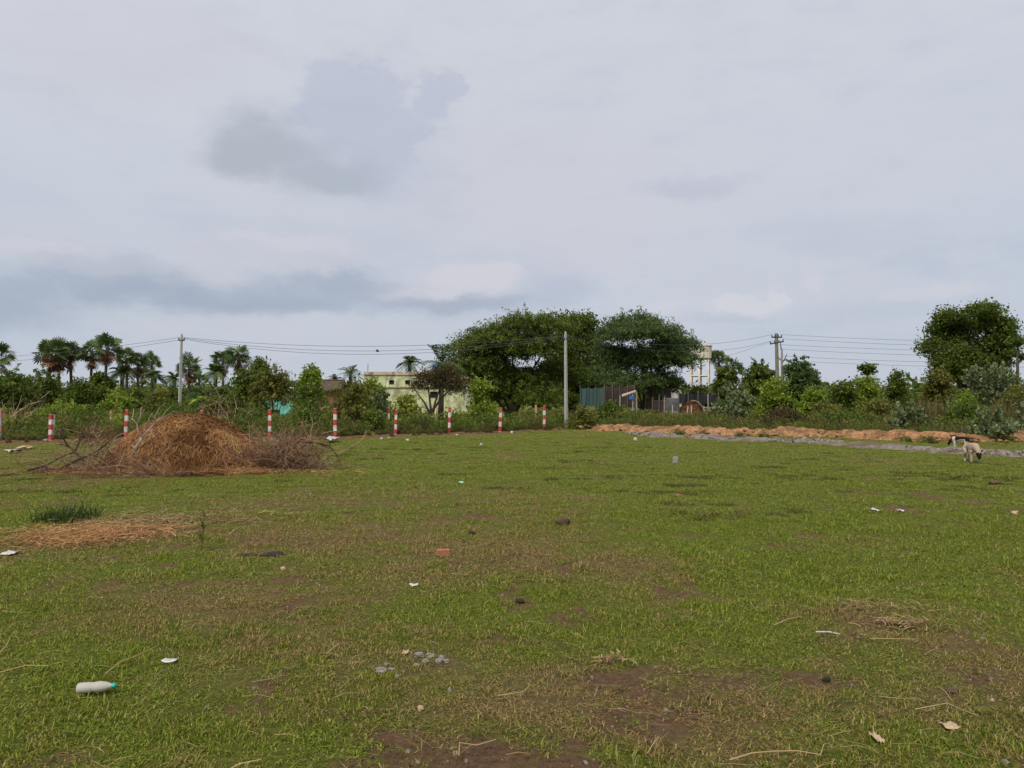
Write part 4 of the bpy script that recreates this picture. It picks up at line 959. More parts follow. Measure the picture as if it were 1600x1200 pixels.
# ------------------------------------------------------------------ buildings
def cells(mb, x0, x1, z0, z1, y, th, holes):
    xs = sorted({x0, x1, *[h[0] for h in holes], *[h[1] for h in holes]}); zs = sorted({z0, z1, *[h[2] for h in holes], *[h[3] for h in holes]})
    for a, b in zip(xs[:-1], xs[1:]):
        for c, d in zip(zs[:-1], zs[1:]):
            m = ((a + b) / 2, (c + d) / 2)
            if any(h[0] < m[0] < h[1] and h[2] < m[1] < h[3] for h in holes): continue
            mb.box(((a + b) / 2, y, (c + d) / 2), (b - a, th, d - c))
def stained(name, c1, c2, stain):
    m, nt, bs, out = node_mat(name); c = ramp(nt, tnoise(nt, 1.2, 5, .6), [(.35, c1), (.65, c2)])
    s = ramp(nt, tnoise(nt, 1.6, 6, .7, stretch=(.9, 1, .55)), [(.46, (0, 0, 0)), (.60, (.8, .8, .8))])
    c = mixc(nt, s, c, stain); nt.links.new(c, bs.inputs['Base Color']); bs.inputs['Roughness'].default_value = .9; return m
M['lime'] = stained('lime_limewash', (.46, .50, .24), (.66, .68, .42), (.22, .20, .12))
M['parapet'] = stained('stained_parapet', (.42, .34, .24), (.56, .48, .34), (.16, .12, .09))
M['turq'] = stained('turquoise_wash', (.12, .46, .40), (.20, .58, .52), (.10, .25, .22))
M['cream'] = stained('cream_paint', (.62, .55, .42), (.70, .64, .50), (.44, .38, .29))
M['offwhite'] = stained('offwhite_wash', (.52, .50, .46), (.66, .64, .60), (.34, .31, .27))
M['tile'] = plain_mat('dark_clay_tiles', (.05, .034, .028), (.13, .085, .068), 12, .9)
M['dark'] = plain_mat('dark_interior', (.01, .01, .01), (.03, .028, .025), 4, .9, bd=0)
M['bluepl'] = plain_mat('blue_plastic', (.03, .10, .28), (.05, .15, .38), 6, .5, bd=0)
M['brickred'] = plain_mat('brick_red', (.22, .09, .055), (.36, .16, .10), 14, .9)
def yellow_house():
    Y = 85; xl, xr = at(569, HOR, Y)[0], at(742, HOR, Y)[0]; cx = (xl + xr) / 2; w = xr - xl; z = float(H(cx, Y)); zt = at(570, 586, Y)[2] - z
    o = empty('yellow_house', (cx, Y, z), 'flat-roofed pale yellow-green stained house behind the shrubs', 'house')
    X = lambda px: at(px, HOR, Y)[0] - cx
    Z = lambda py: at(570, py, Y)[2] - z
    holes = [(X(608), X(616), Z(601), Z(594)), (X(633), X(641), Z(601), Z(594)), (X(672), X(684), Z(622), Z(612)), (X(586), X(598), Z(625), Z(613))]
    m = MB(); cells(m, -w / 2, w / 2, -.2, zt, 0, .24, holes)
    for sx in (-1, 1): m.box((sx * (w / 2 - .12), 3.12, zt / 2 - .1), (.24, 6, zt + .2))
    m.box((0, 6.24, zt / 2 - .1), (w, .24, zt + .2)); wl = link('wall', m.mesh('wall'), M['lime'], o)
    r = MB(); r.box((0, 3.12, zt + .06), (w + .3, 6.7, .12)); rf = link('roof_slab', r.mesh('roof_slab'), M['parapet'], o)
    p = MB(); p.box((0, -.02, zt + .24), (w + .06, .16, .24)); p.box((-w / 2, 3.1, zt + .24), (.16, 6, .24)); p.box((w / 2, 3.1, zt + .24), (.16, 6, .24)); link('parapet', p.mesh('parapet'), M['parapet'], rf)
    c = MB(); c.box((0, -.19, Z(605)), (w + .02, .14, .1)); link('string_course', c.mesh('string_course'), M['parapet'], o)
    for h in holes:
        f = MB(); cells(f, h[0] + .002, h[1] - .002, h[2] + .002, h[3] - .002, .03, .08, [(h[0] + .07, h[1] - .07, h[2] + .07, h[3] - .07)]); wn = link('window', f.mesh('window'), M['bark'], o)
        g = MB(); g.box(((h[0] + h[1]) / 2, .07, (h[2] + h[3]) / 2), (h[1] - h[0] - .1, .03, h[3] - h[2] - .1)); link('pane', g.mesh('pane'), M['dark'], wn)
    a = MB(); a.box((X(714), -.6, Z(592)), (wpx(26, Y), 1.0, .16), rx=.3); link('tiled_awning', a.mesh('awning'), M['brickred'], o)
    t = MB(); tx = at(684, HOR, Y + 3)[0]; tz = z + zt + .12
    t.lathe([(.62, 0), (.66, .1), (.66, 1.0), (.55, 1.2), (.22, 1.36), (.22, 1.46), (0.01, 1.47)], 18); e = empty('water_tank', (tx, Y + 3, tz), 'blue plastic water tank on the roof of the yellow house', 'tank')
    link('barrel', t.mesh('barrel', True), M['bluepl'], e); l = MB(); l.lathe([(.25, 1.44), (.25, 1.52), (.1, 1.55)], 14); link('lid', l.mesh('lid'), M['iron'], e)
    an = MB(); an.tube([(0, 0, 0), (.03, 0, 1.15)], .035, 5); tag(link('roof_rod', an.mesh('roof_rod'), M['iron'], loc=(cx + X(573.5), Y + .3, z + zt + .12)), 'short thin rod standing on the left end of the yellow house roof', 'rod')
yellow_house()
def tiled_house():
    Y = 78; xl, xr = at(484, HOR, Y)[0], at(532, HOR, Y)[0]; cx = (xl + xr) / 2; w = xr - xl; z = float(H(cx, Y)); zr = at(500, 594, Y)[2] - z; ze = zr - 1.0
    o = empty('tiled_house', (cx, Y, z), 'low house with dark clay tile roof left of the yellow house', 'house'); m = MB()
    m.box((0, 2, ze / 2 - .1), (w - .5, 3.4, ze + .2)); link('wall', m.mesh('wall'), M['brickred'], o); r = MB()
    for s in (-1, 1):
        for k in range(9):
            y0 = 2 + s * (2.3 * k / 9); y1 = 2 + s * (2.3 * (k + 1.12) / 9); z0 = zr - 1.0 * k / 9 + .05; z1 = zr - 1.0 * (k + 1.12) / 9 + .02
            r.add([(-w / 2, y0, z0), (w / 2, y0, z0), (w / 2, y1, z1), (-w / 2, y1, z1), (-w / 2, y0, z0 - .08), (w / 2, y0, z0 - .08), (w / 2, y1, z1 - .08), (-w / 2, y1, z1 - .08)], [(0, 1, 2, 3), (7, 6, 5, 4), (3, 2, 6, 7), (0, 3, 7, 4), (1, 5, 6, 2)])
    rf = link('roof', r.mesh('roof'), M['tile'], o); g = MB(); g.tube([(-w / 2, 2, zr + .06), (w / 2, 2, zr + .06)], .1, 6); link('ridge', g.mesh('ridge'), M['tile'], rf)
tiled_house()
def turquoise_house():
    Y = 64; xl, xr = at(404, HOR, Y)[0], at(458, HOR, Y)[0]; cx = (xl + xr) / 2; w = xr - xl; z = float(H(cx, Y)); h = at(430, 607, Y)[2] - z
    o = empty('turquoise_house', (cx, Y, z), 'turquoise-washed wall of a small house showing through the thorn bush', 'house'); m = MB(); ho = [(-.4, .4, -.2, 1.0)]
    cells(m, -w / 2, w / 2, -.2, h, 0, .2, ho); m.box((0, 2.6, h / 2 - .1), (w, 5, h + .2 - .01)); link('wall', m.mesh('wall'), M['turq'], o)
    d = MB(); d.box((0, .02, .4), (.78, .05, 1.18)); link('door', d.mesh('door'), M['bark'], o); r = MB(); r.box((0, 2.4, h + .06), (w + .4, 5.6, .12)); link('roof_slab', r.mesh('roof'), M['offwhite'], o)
turquoise_house()
def pale_wall():
    Y = 80; o = empty('pale_wall', (*at(739, HOR, Y)[:2], 0), 'pale corrugated wall between the yellow house and the big thorn tree', 'wall'); h = at(739, 597, Y)[2]
    for k in range(7):
        m = MB(); m.box((-.66 + .22 * k, (k % 2) * .03, h / 2 - .1), (.21, .05, h + .2)); link('panel', m.mesh('panel'), M['offwhite'], o)
pale_wall()
def water_tower():
    Y = 112; x = at(1094, HOR, Y)[0]; z = float(H(x, Y)); zt = at(1089, 540, Y)[2] - z; zb = at(1089, 560, Y)[2] - z; r = wpx(18, Y)
    o = empty('water_tower', (x, Y, z), 'cream water tower on columns behind the flat-topped thorn tree', 'tower'); m = MB()
    m.lathe([(r * .9, zb - .15), (r, zb), (r, zt - .15), (r * 1.06, zt - .15), (r * 1.06, zt), (r * .5, zt + .25), (.02, zt + .3)], 20); link('tank', m.mesh('tank'), M['cream'], o)
    for k in range(6):
        a = k * math.pi / 3 + .2; c = MB(); c.tube([(r * .85 * math.cos(a), r * .85 * math.sin(a), -.2), (r * .85 * math.cos(a), r * .85 * math.sin(a), zb - .1)], .16, 8); link('column', c.mesh('column', True), M['cream'], o)
    for f in (.35, .68):
        c = MB(); P = [(r * .85 * math.cos(k * math.pi / 3 + .2), r * .85 * math.sin(k * math.pi / 3 + .2), zb * f) for k in range(7)]
        for a, b in zip(P[:-1], P[1:]): c.tube([a, b], .1, 4)
        link('brace_ring', c.mesh('brace_ring'), M['cream'], o)
water_tower()
def thatched_hut():
    Y = 86; x = at(1052, HOR, Y)[0]; z = float(H(x, Y)); zt = at(1052, 588, Y)[2] - z; ze = at(1052, 600, Y)[2] - z; r = wpx(13, Y)
    o = empty('thatched_hut', (x, Y, z), 'small hut with rounded brown thatch right of the flat-topped thorn tree', 'hut'); m = MB()
    m.box((0, 0, ze / 2 - .05), (r * 1.7, r * 1.5, ze + .1)); link('wall', m.mesh('wall'), M['offwhite'], o); t = MB()
    t.lathe([(r * 1.12, ze - .1), (r * 1.12, ze), (r * .98, ze + (zt - ze) * .55), (r * .6, zt - .1), (.02, zt)], 14); link('thatch', t.mesh('thatch'), M['thatch'], o)
M['thatch'] = plain_mat('thatch', (.07, .05, .035), (.17, .12, .08), 9, .95, bd=.04)
thatched_hut()

# ------------------------------------------------------------------ the yard of sheets and screens under the thorn tree
M['rust'] = stained('shaded_rusty_sheet', (.032, .027, .024), (.065, .05, .042), (.10, .048, .03))  # dark rusty sheet, its colour lowered further for shade of the tree overhead
M['darkpost'] = plain_mat('dark_wood', (.06, .05, .04), (.15, .125, .10), 8, .9)
M['greysheet'] = stained('grey_sheet', (.11, .115, .12), (.19, .195, .20), (.10, .07, .05))
M['black'] = plain_mat('black_tarpaulin', (.010, .010, .013), (.025, .025, .03), 5, .6)
M['net'] = plain_mat('shaded_green_net', (.03, .06, .05), (.075, .12, .10), 12, .8)  # netting colour also deepened to hold the thorn tree's shade
M['bluepaint'] = plain_mat('blue_painted_iron', (.04, .07, .085), (.07, .11, .13), 12, .6)
M['tarp'] = plain_mat('dusty_tarp', (.30, .24, .18), (.48, .40, .31), 7, .8)
def corrugated(mb, x0, x1, z0, z1, y, amp=.02, pitch=.09, horiz=False):
    if horiz:
        n = int((z1 - z0) / pitch * 2); V = []; Fc = []
        for k in range(n + 1):
            zz = z0 + (z1 - z0) * k / n; yy = y + amp * (-1) ** k; V += [(x0, yy, zz), (x1, yy, zz)]
            if k: b = 2 * k; Fc.append((b - 2, b - 1, b + 1, b))
    else:
        n = max(2, int((x1 - x0) / pitch * 2)); V = []; Fc = []
        for k in range(n + 1):
            xx = x0 + (x1 - x0) * k / n; yy = y + amp * (-1) ** k; V += [(xx, yy, z0), (xx, yy, z1)]
            if k: b = 2 * k; Fc.append((b - 2, b, b + 1, b - 1))
    mb.add(V, Fc)
def sheet_fence(label, px0, px1, py0, py1, Y, mat, n, horiz, postmat='darkpost', name='sheet_fence', posts=True, cat='fence'):
    x0, x1 = at(px0, HOR, Y)[0], at(px1, HOR, Y)[0]; cx = (x0 + x1) / 2; z = float(H(cx, Y)); zt, zb = at(800, py0, Y)[2] - z, max(at(800, py1, Y)[2] - z, .03); w = x1 - x0; q = random.Random(int(px0))
    o = empty(name, (cx, Y, z), label, cat)
    for k in range(n):
        a = -w / 2 + w * k / n; b = a + w / n * 1.02; dz = q.uniform(-.10, .06); m = MB()
        if mat == 'black' or mat == 'net':
            V = []; Fc = []
            for j in range(9):
                u = j / 8; V += [(a + (b - a) * u, .05 * math.sin(u * 9 + k), zb), (a + (b - a) * u, .05 * math.sin(u * 7 + 2 * k) + .02, zt - .05 * math.sin(math.pi * u))]
                if j: c = 2 * j; Fc.append((c - 2, c, c + 1, c - 1))
            m.add(V, Fc)
        else: corrugated(m, a, b, zb, zt + dz, (k % 2) * .05, horiz=horiz)
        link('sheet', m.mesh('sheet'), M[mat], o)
    for k in range(n + 1):
        m = MB(); xx = -w / 2 + w * k / n; m.tube([(xx, -.09, -.2), (xx + q.uniform(-.04, .04), -.09, zt + q.uniform(.05, .3))], .05, 5); link('post', m.mesh('post'), M[postmat], o)
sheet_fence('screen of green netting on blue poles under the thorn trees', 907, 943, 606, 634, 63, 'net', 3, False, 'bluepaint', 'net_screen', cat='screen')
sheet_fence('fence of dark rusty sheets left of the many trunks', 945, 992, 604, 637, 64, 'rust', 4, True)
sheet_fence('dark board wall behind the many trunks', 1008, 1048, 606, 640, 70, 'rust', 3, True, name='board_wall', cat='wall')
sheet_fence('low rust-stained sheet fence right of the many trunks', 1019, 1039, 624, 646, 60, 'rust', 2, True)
sheet_fence('low grey corrugated sheet left of the straw arch', 1039, 1061, 622, 642, 61, 'greysheet', 1, True)
sheet_fence('black tarpaulin screen stretched between posts', 1060, 1122, 615, 631, 62, 'black', 4, False, name='tarpaulin_screen', cat='screen')
def leanto():
    Y = 61; x = at(984, HOR, Y)[0]; z = float(H(x, Y)); X = lambda p: at(p, HOR, Y)[0] - x; Z = lambda p: at(984, p, Y)[2] - z
    o = empty('lean_to', (x, Y, z), 'small lean-to with sloping dusty tarp and blue sheet', 'shelter'); m = MB()
    m.add([(X(972), 0, Z(619)), (X(994), 0, Z(611)), (X(996), .9, Z(609)), (X(974), .9, Z(616)), (X(972), 0, Z(620)), (X(994), 0, Z(612.2)), (X(996), .9, Z(610)), (X(974), .9, Z(617))], [(0, 1, 2, 3), (7, 6, 5, 4), (0, 4, 5, 1), (1, 5, 6, 2), (2, 6, 7, 3), (3, 7, 4, 0)]); link('tarp_roof', m.mesh('tarp_roof'), M['tarp'], o)
    b = MB(); b.box((X(986.5), .1, Z(621)), (X(990) - X(983), .3, Z(618) - Z(624))); link('blue_sheet', b.mesh('blue_sheet'), M['bluepl'], o)
    for p, t in ((969, 618), (989, 614), (995, 612)):
        c = MB(); c.tube([(X(p), .1, -.2), (X(p), .1, Z(t))], .06, 6); link('post', c.mesh('post'), M['greywood'], o)
leanto()
def strands(q, n, pos_fn, lo, hi, w, lift, tint):
    x, y, z, dx, dy, dz = pos_fn(n); d = unit(np.stack([dx, dy, dz], 1)); L = q.uniform(lo, hi, n)
    s = unit(np.cross(d, np.array([0, 0, 1.0])) + q.normal(0, .3, (n, 3))); W = (w * q.uniform(.6, 1.4, n))[:, None] / 2; p = np.stack([x, y, z + lift * q.rand(n)], 1)
    a = p - d * L[:, None] / 2; b = p + q.normal(0, .04, (n, 3)) * L[:, None] + np.array([0, 0, 1]) * (.06 * L)[:, None]; c = p + d * L[:, None] / 2
    V = np.stack([a - s * W, a + s * W, b + s * W, b - s * W, c + s * W * .6, c - s * W * .6], 1).reshape(-1, 3); o = np.arange(n)[:, None] * 6
    return V, np.concatenate([o + np.array([0, 1, 2, 3]), o + np.array([3, 2, 4, 5])]), np.repeat(np.clip(tint(x, y, n), 0, 1), 6)
def straw_arch():
    Y = 59; x = at(1081, HOR, Y)[0]; z = float(H(x, Y)); r = wpx(20, Y); h = at(1081, 626, Y)[2] - z; q = np.random.RandomState(4)
    o = empty('straw_stack', (x, Y, z), 'small domed straw stack with an arched rim below the black screen', 'straw stack'); m = MB()
    m.blobby((0, 0, -.05), (r * .95, .9, h * .95), 3, .08, 18, 12); link('stack', m.mesh('stack', True), M['strawcore'], o)
    t = MB(); t.tube([(r * math.cos(a), -.5, max(h * math.sin(a), -.02) * 1.0) for a in np.linspace(.15, 1.75, 12)], .035, 6); link('rim', t.mesh('rim', True), M['greywood'], o)
    def pos(n):
        a = q.uniform(0, 6.283, n); e = q.uniform(.0, 1.5, n); x = r * .95 * np.cos(a) * np.cos(e); y = .9 * np.sin(a) * np.cos(e); z = h * .93 * np.sin(e); return x, y, z, q.normal(0, 1, n), q.normal(0, .6, n), q.normal(0, .6, n)
    V, Q, tt = strands(q, 900, pos, .2, .5, .03, .03, lambda x, y, n: q.normal(.08, .18, n)); link('straw', mesh_np('straw', V, Q, {'tint': tt}), M['straw'], o)['kind'] = 'stuff'
M['strawcore'] = plain_mat('straw_core', (.09, .04, .016), (.26, .13, .055), 24, .95, bd=.05)
straw_arch()
def stick(label, a, b, Y, r=.045, mat='palestone', name='stake'):
    A, B = at(*a, Y), at(*b, Y); g = float(H(A[0], Y)); m = MB(); m.tube([(0, 0, -.15), (B[0] - A[0], 0, B[2] - g)], [r, r * .8], 6)
    tag(link(name, m.mesh(name), M[mat], loc=(A[0], Y, g)), label, 'stake', 'pale stakes in front of the yard')
stick('pale stake left of the small straw stack', (1052, 653), (1050.5, 633), 57)
stick('pale stake standing in front of the small straw stack', (1081, 655), (1080, 633), 56.5)
stick('leaning pale stake in front of the small straw stack', (1071, 652), (1075, 634), 57)
stick('grey stake left of the low grey corrugated sheet', (1038, 648), (1038, 621), 59, .05, 'greywood')
stick('grey stake right of the small straw stack', (1107, 655), (1106, 616), 57, .055, 'greywood')
def rail_fence():
    Y = 60; x0, x1 = at(1099, HOR, Y)[0], at(1150, HOR, Y)[0]; o = empty('rail_fence', ((x0 + x1) / 2, Y, 0), 'low fence of grey rails right of the small straw stack', 'fence'); w = x1 - x0
    for py in (637, 641, 645):
        m = MB(); zz = at(1100, py, Y)[2]; m.box((0, 0, zz), (w, .05, .1), rz=.01 * (py - 641)); link('rail', m.mesh('rail'), M['greywood'], o)
    for k in (-.48, 0, .48):
        m = MB(); m.tube([(w * k, .07, -.2), (w * k, .07, at(1100, 634, Y)[2])], .05, 5); link('post', m.mesh('post'), M['greywood'], o)
rail_fence()

# ------------------------------------------------------------------ the straw heap and its brushwood
HX, HY = at(292, HOR, 18.7)[0], 18.7
def heap_z(x, y):
    u = np.where(x < 0, x / 2.05, x / 2.25); v = np.where(y < 0, y / 1.75, y / 1.6); r = np.sqrt(u * u + v * v)
    h = 1.27 * np.clip(1 - np.clip(r, 0, 1.15) ** 2.0, -.12, 1)
    return h + .24 * (fbm(x * 1.5 + 3, y * 1.5, 33, 4) - .5) * np.clip(1.2 - r, 0, 1) + .05 * (fbm(x * 5, y * 5, 35, 3) - .5)
def straw_heap():
    q = np.random.RandomState(15); g = float(H(HX, HY)); o = empty('straw_heap', (HX, HY, g), 'big mound of brown straw between dead brushwood on the grass', 'straw heap')
    ax = np.linspace(-2.5, 2.7, 90); ay = np.linspace(-2.1, 2.0, 76); X, Y = np.meshgrid(ax, ay); i = np.arange(X.size).reshape(X.shape)
    Q = np.stack([i[:-1, :-1], i[:-1, 1:], i[1:, 1:], i[1:, :-1]], -1).reshape(-1, 4)
    link('mound', mesh_np('mound', np.stack([X.ravel(), Y.ravel(), heap_z(X.ravel(), Y.ravel())], 1), Q, None, True), M['strawcore'], o)
    def pos(n):
        x = q.uniform(-2.3, 2.5, n); y = q.uniform(-1.95, 1.2, n); z = heap_z(x, y); e = .05
        gx = (heap_z(x + e, y) - z) / e; gy = (heap_z(x, y + e) - z) / e
        th = np.arctan2(-gy, -gx) + q.normal(0, 1.15, n); dx, dy = np.cos(th), np.sin(th); return x, y, np.maximum(z, 0) + .004, dx, dy, dx * gx + dy * gy + q.normal(0, .12, n)
    tn = lambda x, y, n: .42 + 1.5 * (fbm(x * 1.6 + 3, y * 1.6, 37, 4) - .5) + q.normal(0, .2, n)
    V, Qs, t = strands(q, 32000, pos, .08, .30, .011, .04, tn)
    s = link('straw', mesh_np('straw', V, Qs, {'tint': t}), M['straw'], o); s['kind'] = 'stuff'
straw_heap()
def brush(mb, q, org, n, spread, L, r, up=.6, dirx=0.0, tmean=.4, curl=.5):
    org = np.array(org, float)
    for k in range(n):
        b = org + np.array([q.normal(0, spread[0]), q.normal(0, spread[1]), 0]); b[2] = max(0.0, q.uniform(-.05, spread[2]))
        th = q.uniform(0, 6.283); d = np.array([math.cos(th) + dirx, math.sin(th) * .8, up * q.uniform(.1, 1.6)]); d /= np.linalg.norm(d)
        l = L * q.uniform(.4, 1.2); p = [b]; m = 5; t = float(np.clip(q.normal(tmean, .25), 0, 1)); rr = r * q.uniform(.6, 1.3)
        for j in range(m):
            d = d + q.normal(0, .22, 3) + np.array([0, 0, -.16 * curl]); d /= np.linalg.norm(d); nx_ = p[-1] + d * l / m; nx_[2] = max(nx_[2], .01); p.append(nx_)
        mb.tube(p, [rr * (1 - .8 * j / m) for j in range(m + 1)], 3, t, False)
        for j in range(q.randint(2, 6)):
            a = p[q.randint(1, m)]; e = d * .4 + q.normal(0, .7, 3); e /= np.linalg.norm(e); l2 = l * q.uniform(.15, .4); c = a + e * l2; c[2] = max(c[2], .01)
            mb.tube([a, (a + c) / 2 + q.normal(0, .03, 3), c], [rr * .5, rr * .4, rr * .2], 3, min(1, t + q.uniform(-.1, .25)), False)
def dead_branch(mb, q, pts, r0, r1, kids=6, L=.5):
    pts = [np.array(p, float) for p in pts]; n = len(pts); mb.tube(pts, [r0 + (r1 - r0) * k / (n - 1) for k in range(n)], 5)
    for k in range(kids):
        i = q.randint(1, n); f = q.rand(); a = pts[i - 1] * (1 - f) + pts[i] * f; d = q.normal(0, .6, 3) + unit(pts[i] - pts[i - 1]) * .8 + np.array([0, 0, .35]); d /= np.linalg.norm(d); l = L * q.uniform(.4, 1.2)
        p1 = a + d * l * .5; d2 = d + q.normal(0, .4, 3); c = p1 + d2 * l * .5; c[2] = max(c[2], .01); mb.tube([a, p1, c], [r1 * 1.1, r1 * .8, r1 * .3], 4)
        e = p1 + unit(d + q.normal(0, .7, 3)) * l * .4; mb.tube([p1, e], [r1 * .6, r1 * .2], 3)
def brushwood():
    q = np.random.RandomState(23); Y = 17.6
    def root(px, Yr, name, label): x = at(px, HOR, Yr)[0]; z = float(H(x, Yr)); return empty(name, (x, Yr, z), label, 'brushwood'), (lambda a, b, dy=0.0: at(a, b, Yr + dy) - np.array([x, Yr, z]))
    o, P = root(452, 18.2, 'brushwood_pile', 'tangle of dead brown brushwood at the right end of the straw heap'); m = MB()
    brush(m, q, (0, 0, 0), 330, (.42, .45, .45), 1.1, .009, .95, 0, .48); brush(m, q, (-.5, -.1, 0), 130, (.35, .4, .5), .9, .009, .6, .2, .3); brush(m, q, (.45, -.1, 0), 60, (.3, .4, .1), .6, .007, .5, .5, .5)
    t = link('twigs', m.mesh('twigs'), M['twig'], o); t['kind'] = 'stuff'
    b = MB(); dead_branch(b, q, [P(420, 700), P(455, 690), P(490, 691), P(512, 696), P(522, 704)], .028, .016, 4, .4); b.tube([P(522, 704), P(528, 715), P(534, 730)], [.014, .01, .006], 4); link('branch', b.mesh('branch'), M['darktwig'], o)
    o, P = root(140, 17.3, 'brushwood_pile', 'spread of dead dark branches and twigs left of the straw heap'); m = MB()
    brush(m, q, (.15, .2, 0), 150, (.65, .4, .12), .95, .008, .5, -.3, .38); brush(m, q, (.85, .2, 0), 190, (.5, .35, .40), 1.05, .008, .7, -.1, .5); brush(m, q, (1.5, -.75, 0), 120, (.75, .2, .08), .8, .007, .25, .2, .3); brush(m, q, (-.6, .1, 0), 30, (.3, .3, .02), .8, .007, .3, -.6, .3)
    t = link('twigs', m.mesh('twigs'), M['twig'], o); t['kind'] = 'stuff'
    for pts, r in (([(58, 748), (90, 735), (118, 720), (150, 706), (165, 695)], .04), ([(42, 745), (70, 728), (100, 712), (117, 706)], .026), ([(117, 706), (124, 690), (134, 676)], .022), ([(117, 706), (108, 698), (101, 690)], .03), ([(117, 706), (135, 722), (150, 738)], .03)):
        b = MB(); pp = [P(*p) for p in pts]
        for w in pp: w[2] = max(w[2], .03)
        dead_branch(b, q, pp, r, r * .5, 3, .45); link('branch', b.mesh('branch'), M['darktwig'], o)
    Yr = 17.4; x = at(209, HOR, Yr)[0]; z = float(H(x, Yr)); P = lambda a, b: at(a, b, Yr) - np.array([x, Yr, z]); b = MB()
    b.tube([P(210, 742), P(208, 718), P(212, 700), P(222, 684)], [.038, .034, .031, .027], 6)
    for pts, r in (([(222, 684), (233, 671), (244, 660), (255, 652)], .024), ([(222, 684), (215, 672), (214, 662), (207, 655), (209, 640)], .022), ([(214, 662), (219, 652), (221, 636)], .016), ([(243, 661), (242, 650), (250, 636)], .016), ([(248, 657), (260, 642), (268, 634)], .012), ([(230, 675), (224, 668), (234, 655)], .012), ([(236, 668), (232, 655), (238, 645)], .010), ([(219, 652), (226, 640)], .01), ([(256, 653), (270, 643), (280, 645)], .01)):
        b.tube([P(*p) for p in pts], [r * (1 - .6 * k / (len(pts) - 1)) for k in range(len(pts))], 5)
    tag(link('dead_branch', b.mesh('dead_branch', True), M['greywood'], loc=(x, Yr, z)), 'pale bare forked branch leaning on the left side of the straw heap', 'branch')
    o, P = root(150, 27, 'brushwood_pile', 'dry rust-brown twigs behind the dark branches left of the heap'); m = MB(); brush(m, q, (0, 0, 0), 90, (.45, .3, .5), 1.0, .012, .7, .2, .35); t = link('twigs', m.mesh('twigs'), M['twig'], o); t['kind'] = 'stuff'
    o, P = root(12, 38, 'bare_shrub', 'leafless grey shrub at the left edge behind the fence'); o['category'] = 'shrub'; m = MB(); brush(m, q, (0, 0, 0), 50, (.25, .25, .05), 2.6, .02, 1.4, .1, .75, .1); link('twigs', m.mesh('twigs'), M['twig'], o)
    o, P = root(352, 39, 'bare_shrub', 'leafless grey shrub behind the crest of the straw heap'); o['category'] = 'shrub'; m = MB(); brush(m, q, (0, 0, 0), 46, (.3, .25, .05), 2.2, .018, 1.5, .0, .7, .1); link('twigs', m.mesh('twigs'), M['twig'], o)
brushwood()
def straw_patch(name, label, c, rx, ry, n, seed, L=(.08, .3), w=.006, kind='stuff'):
    q = np.random.RandomState(seed)
    def pos(k):
        x = c[0] + q.normal(0, rx, k); y = c[1] + q.normal(0, ry, k); th = q.uniform(0, 6.283, k); return x, y, H(x, y) + .012, np.cos(th), np.sin(th), q.normal(0, .1, k)
    V, Q, t = strands(q, n, pos, *L, w, .045, lambda x, y, k: q.normal(.62 if n > 1500 else .42, .25, k)); V[:, :2] -= np.array(c); o = link(name, mesh_np(name, V, Q, {'tint': t}), M['straw' if n > 1500 else 'loose_straw'], loc=(c[0], c[1], 0))
    return tag(o, label, kind=kind)
straw_patch('strewn_straw', 'thin layer of brown straw strewn on the grass in front of the heap', gnd(150, 835), .44, .40, 3600, 3, (.07, .26))
straw_patch('strewn_straw', 'trail of straw running right from the strewn straw', gnd(250, 812), .7, .35, 900, 4)
straw_patch('strewn_straw', 'flat straw wisps on the grass at right foreground', gnd(1350, 952), .30, .10, 150, 5, (.06, .22), .004)
straw_patch('strewn_straw', 'small bundle of flattened straw below the right wisps', gnd(1405, 978), .13, .06, 120, 6, (.06, .16))
straw_patch('strewn_straw', 'brown straw fringe along the front of the straw heap', gnd(300, 738), 1.7, .22, 1800, 7, (.1, .35), .009)
straw_patch('strewn_straw', 'small heap of broken straw right of the foreground centre', gnd(958, 1036), .05, .03, 60, 8, (.03, .09))
def loose_straws():
    q = np.random.RandomState(9)
    def pos(k):
        y = 2.9 + 17 * q.rand(k) ** 1.7; x = q.uniform(-.72, .72, k) * y; th = q.normal(0, .6, k); return x, y, H(x, y) + .022, np.cos(th), np.sin(th), q.normal(0, .12, k)
    V, Q, t = strands(q, 1500, pos, .04, .20, .0028, .022, lambda x, y, k: q.normal(.40, .28, k)); tag(link('loose_straws', mesh_np('loose_straws', V, Q, {'tint': t}), M['loose_straw']), 'single dry straws scattered all over the grass', kind='stuff')
loose_straws()
def stalk(label, pts, r, mat='loose_straw'):
    g = [gnd(*p) for p in pts]; c = g[0]; m = MB(); m.tube([(a[0] - c[0], a[1] - c[1], float(H(*a)) - float(H(*c)) + .035 + .01 * (k % 2)) for k, a in enumerate(g)], [r * (1 - .5 * k / len(g)) for k in range(len(g))], 5, .75)
    tag(link('dry_stalk', m.mesh('dry_stalk'), M[mat], loc=(c[0], c[1], float(H(*c)))), label, 'stalk', 'dry stalks on the grass')
stalk('long bent dry stalk at the bottom edge right of centre', [(1140, 1199), (1175, 1192), (1205, 1185), (1245, 1187), (1282, 1190)], .0038)
stalk('curved dry stalk near the bottom centre', [(778, 1094), (800, 1094), (818, 1088), (829, 1080)], .0032)
stalk('hooked dry stalk at the bottom below the pebble', [(717, 1188), (718, 1172), (745, 1173), (775, 1168)], .0032)
stalk('long thin dry stalk arching at the lower right', [(1430, 1119), (1480, 1112), (1500, 1118), (1528, 1132)], .0032)
stalk('pair of crossing pale stalks at the left edge', [(0, 1027), (10, 1018), (16, 1003)], .0032)
stalk('pale dry stalk left of the bottle and above it', [(0, 1060), (40, 1052), (75, 1049), (105, 1042)], .0038)
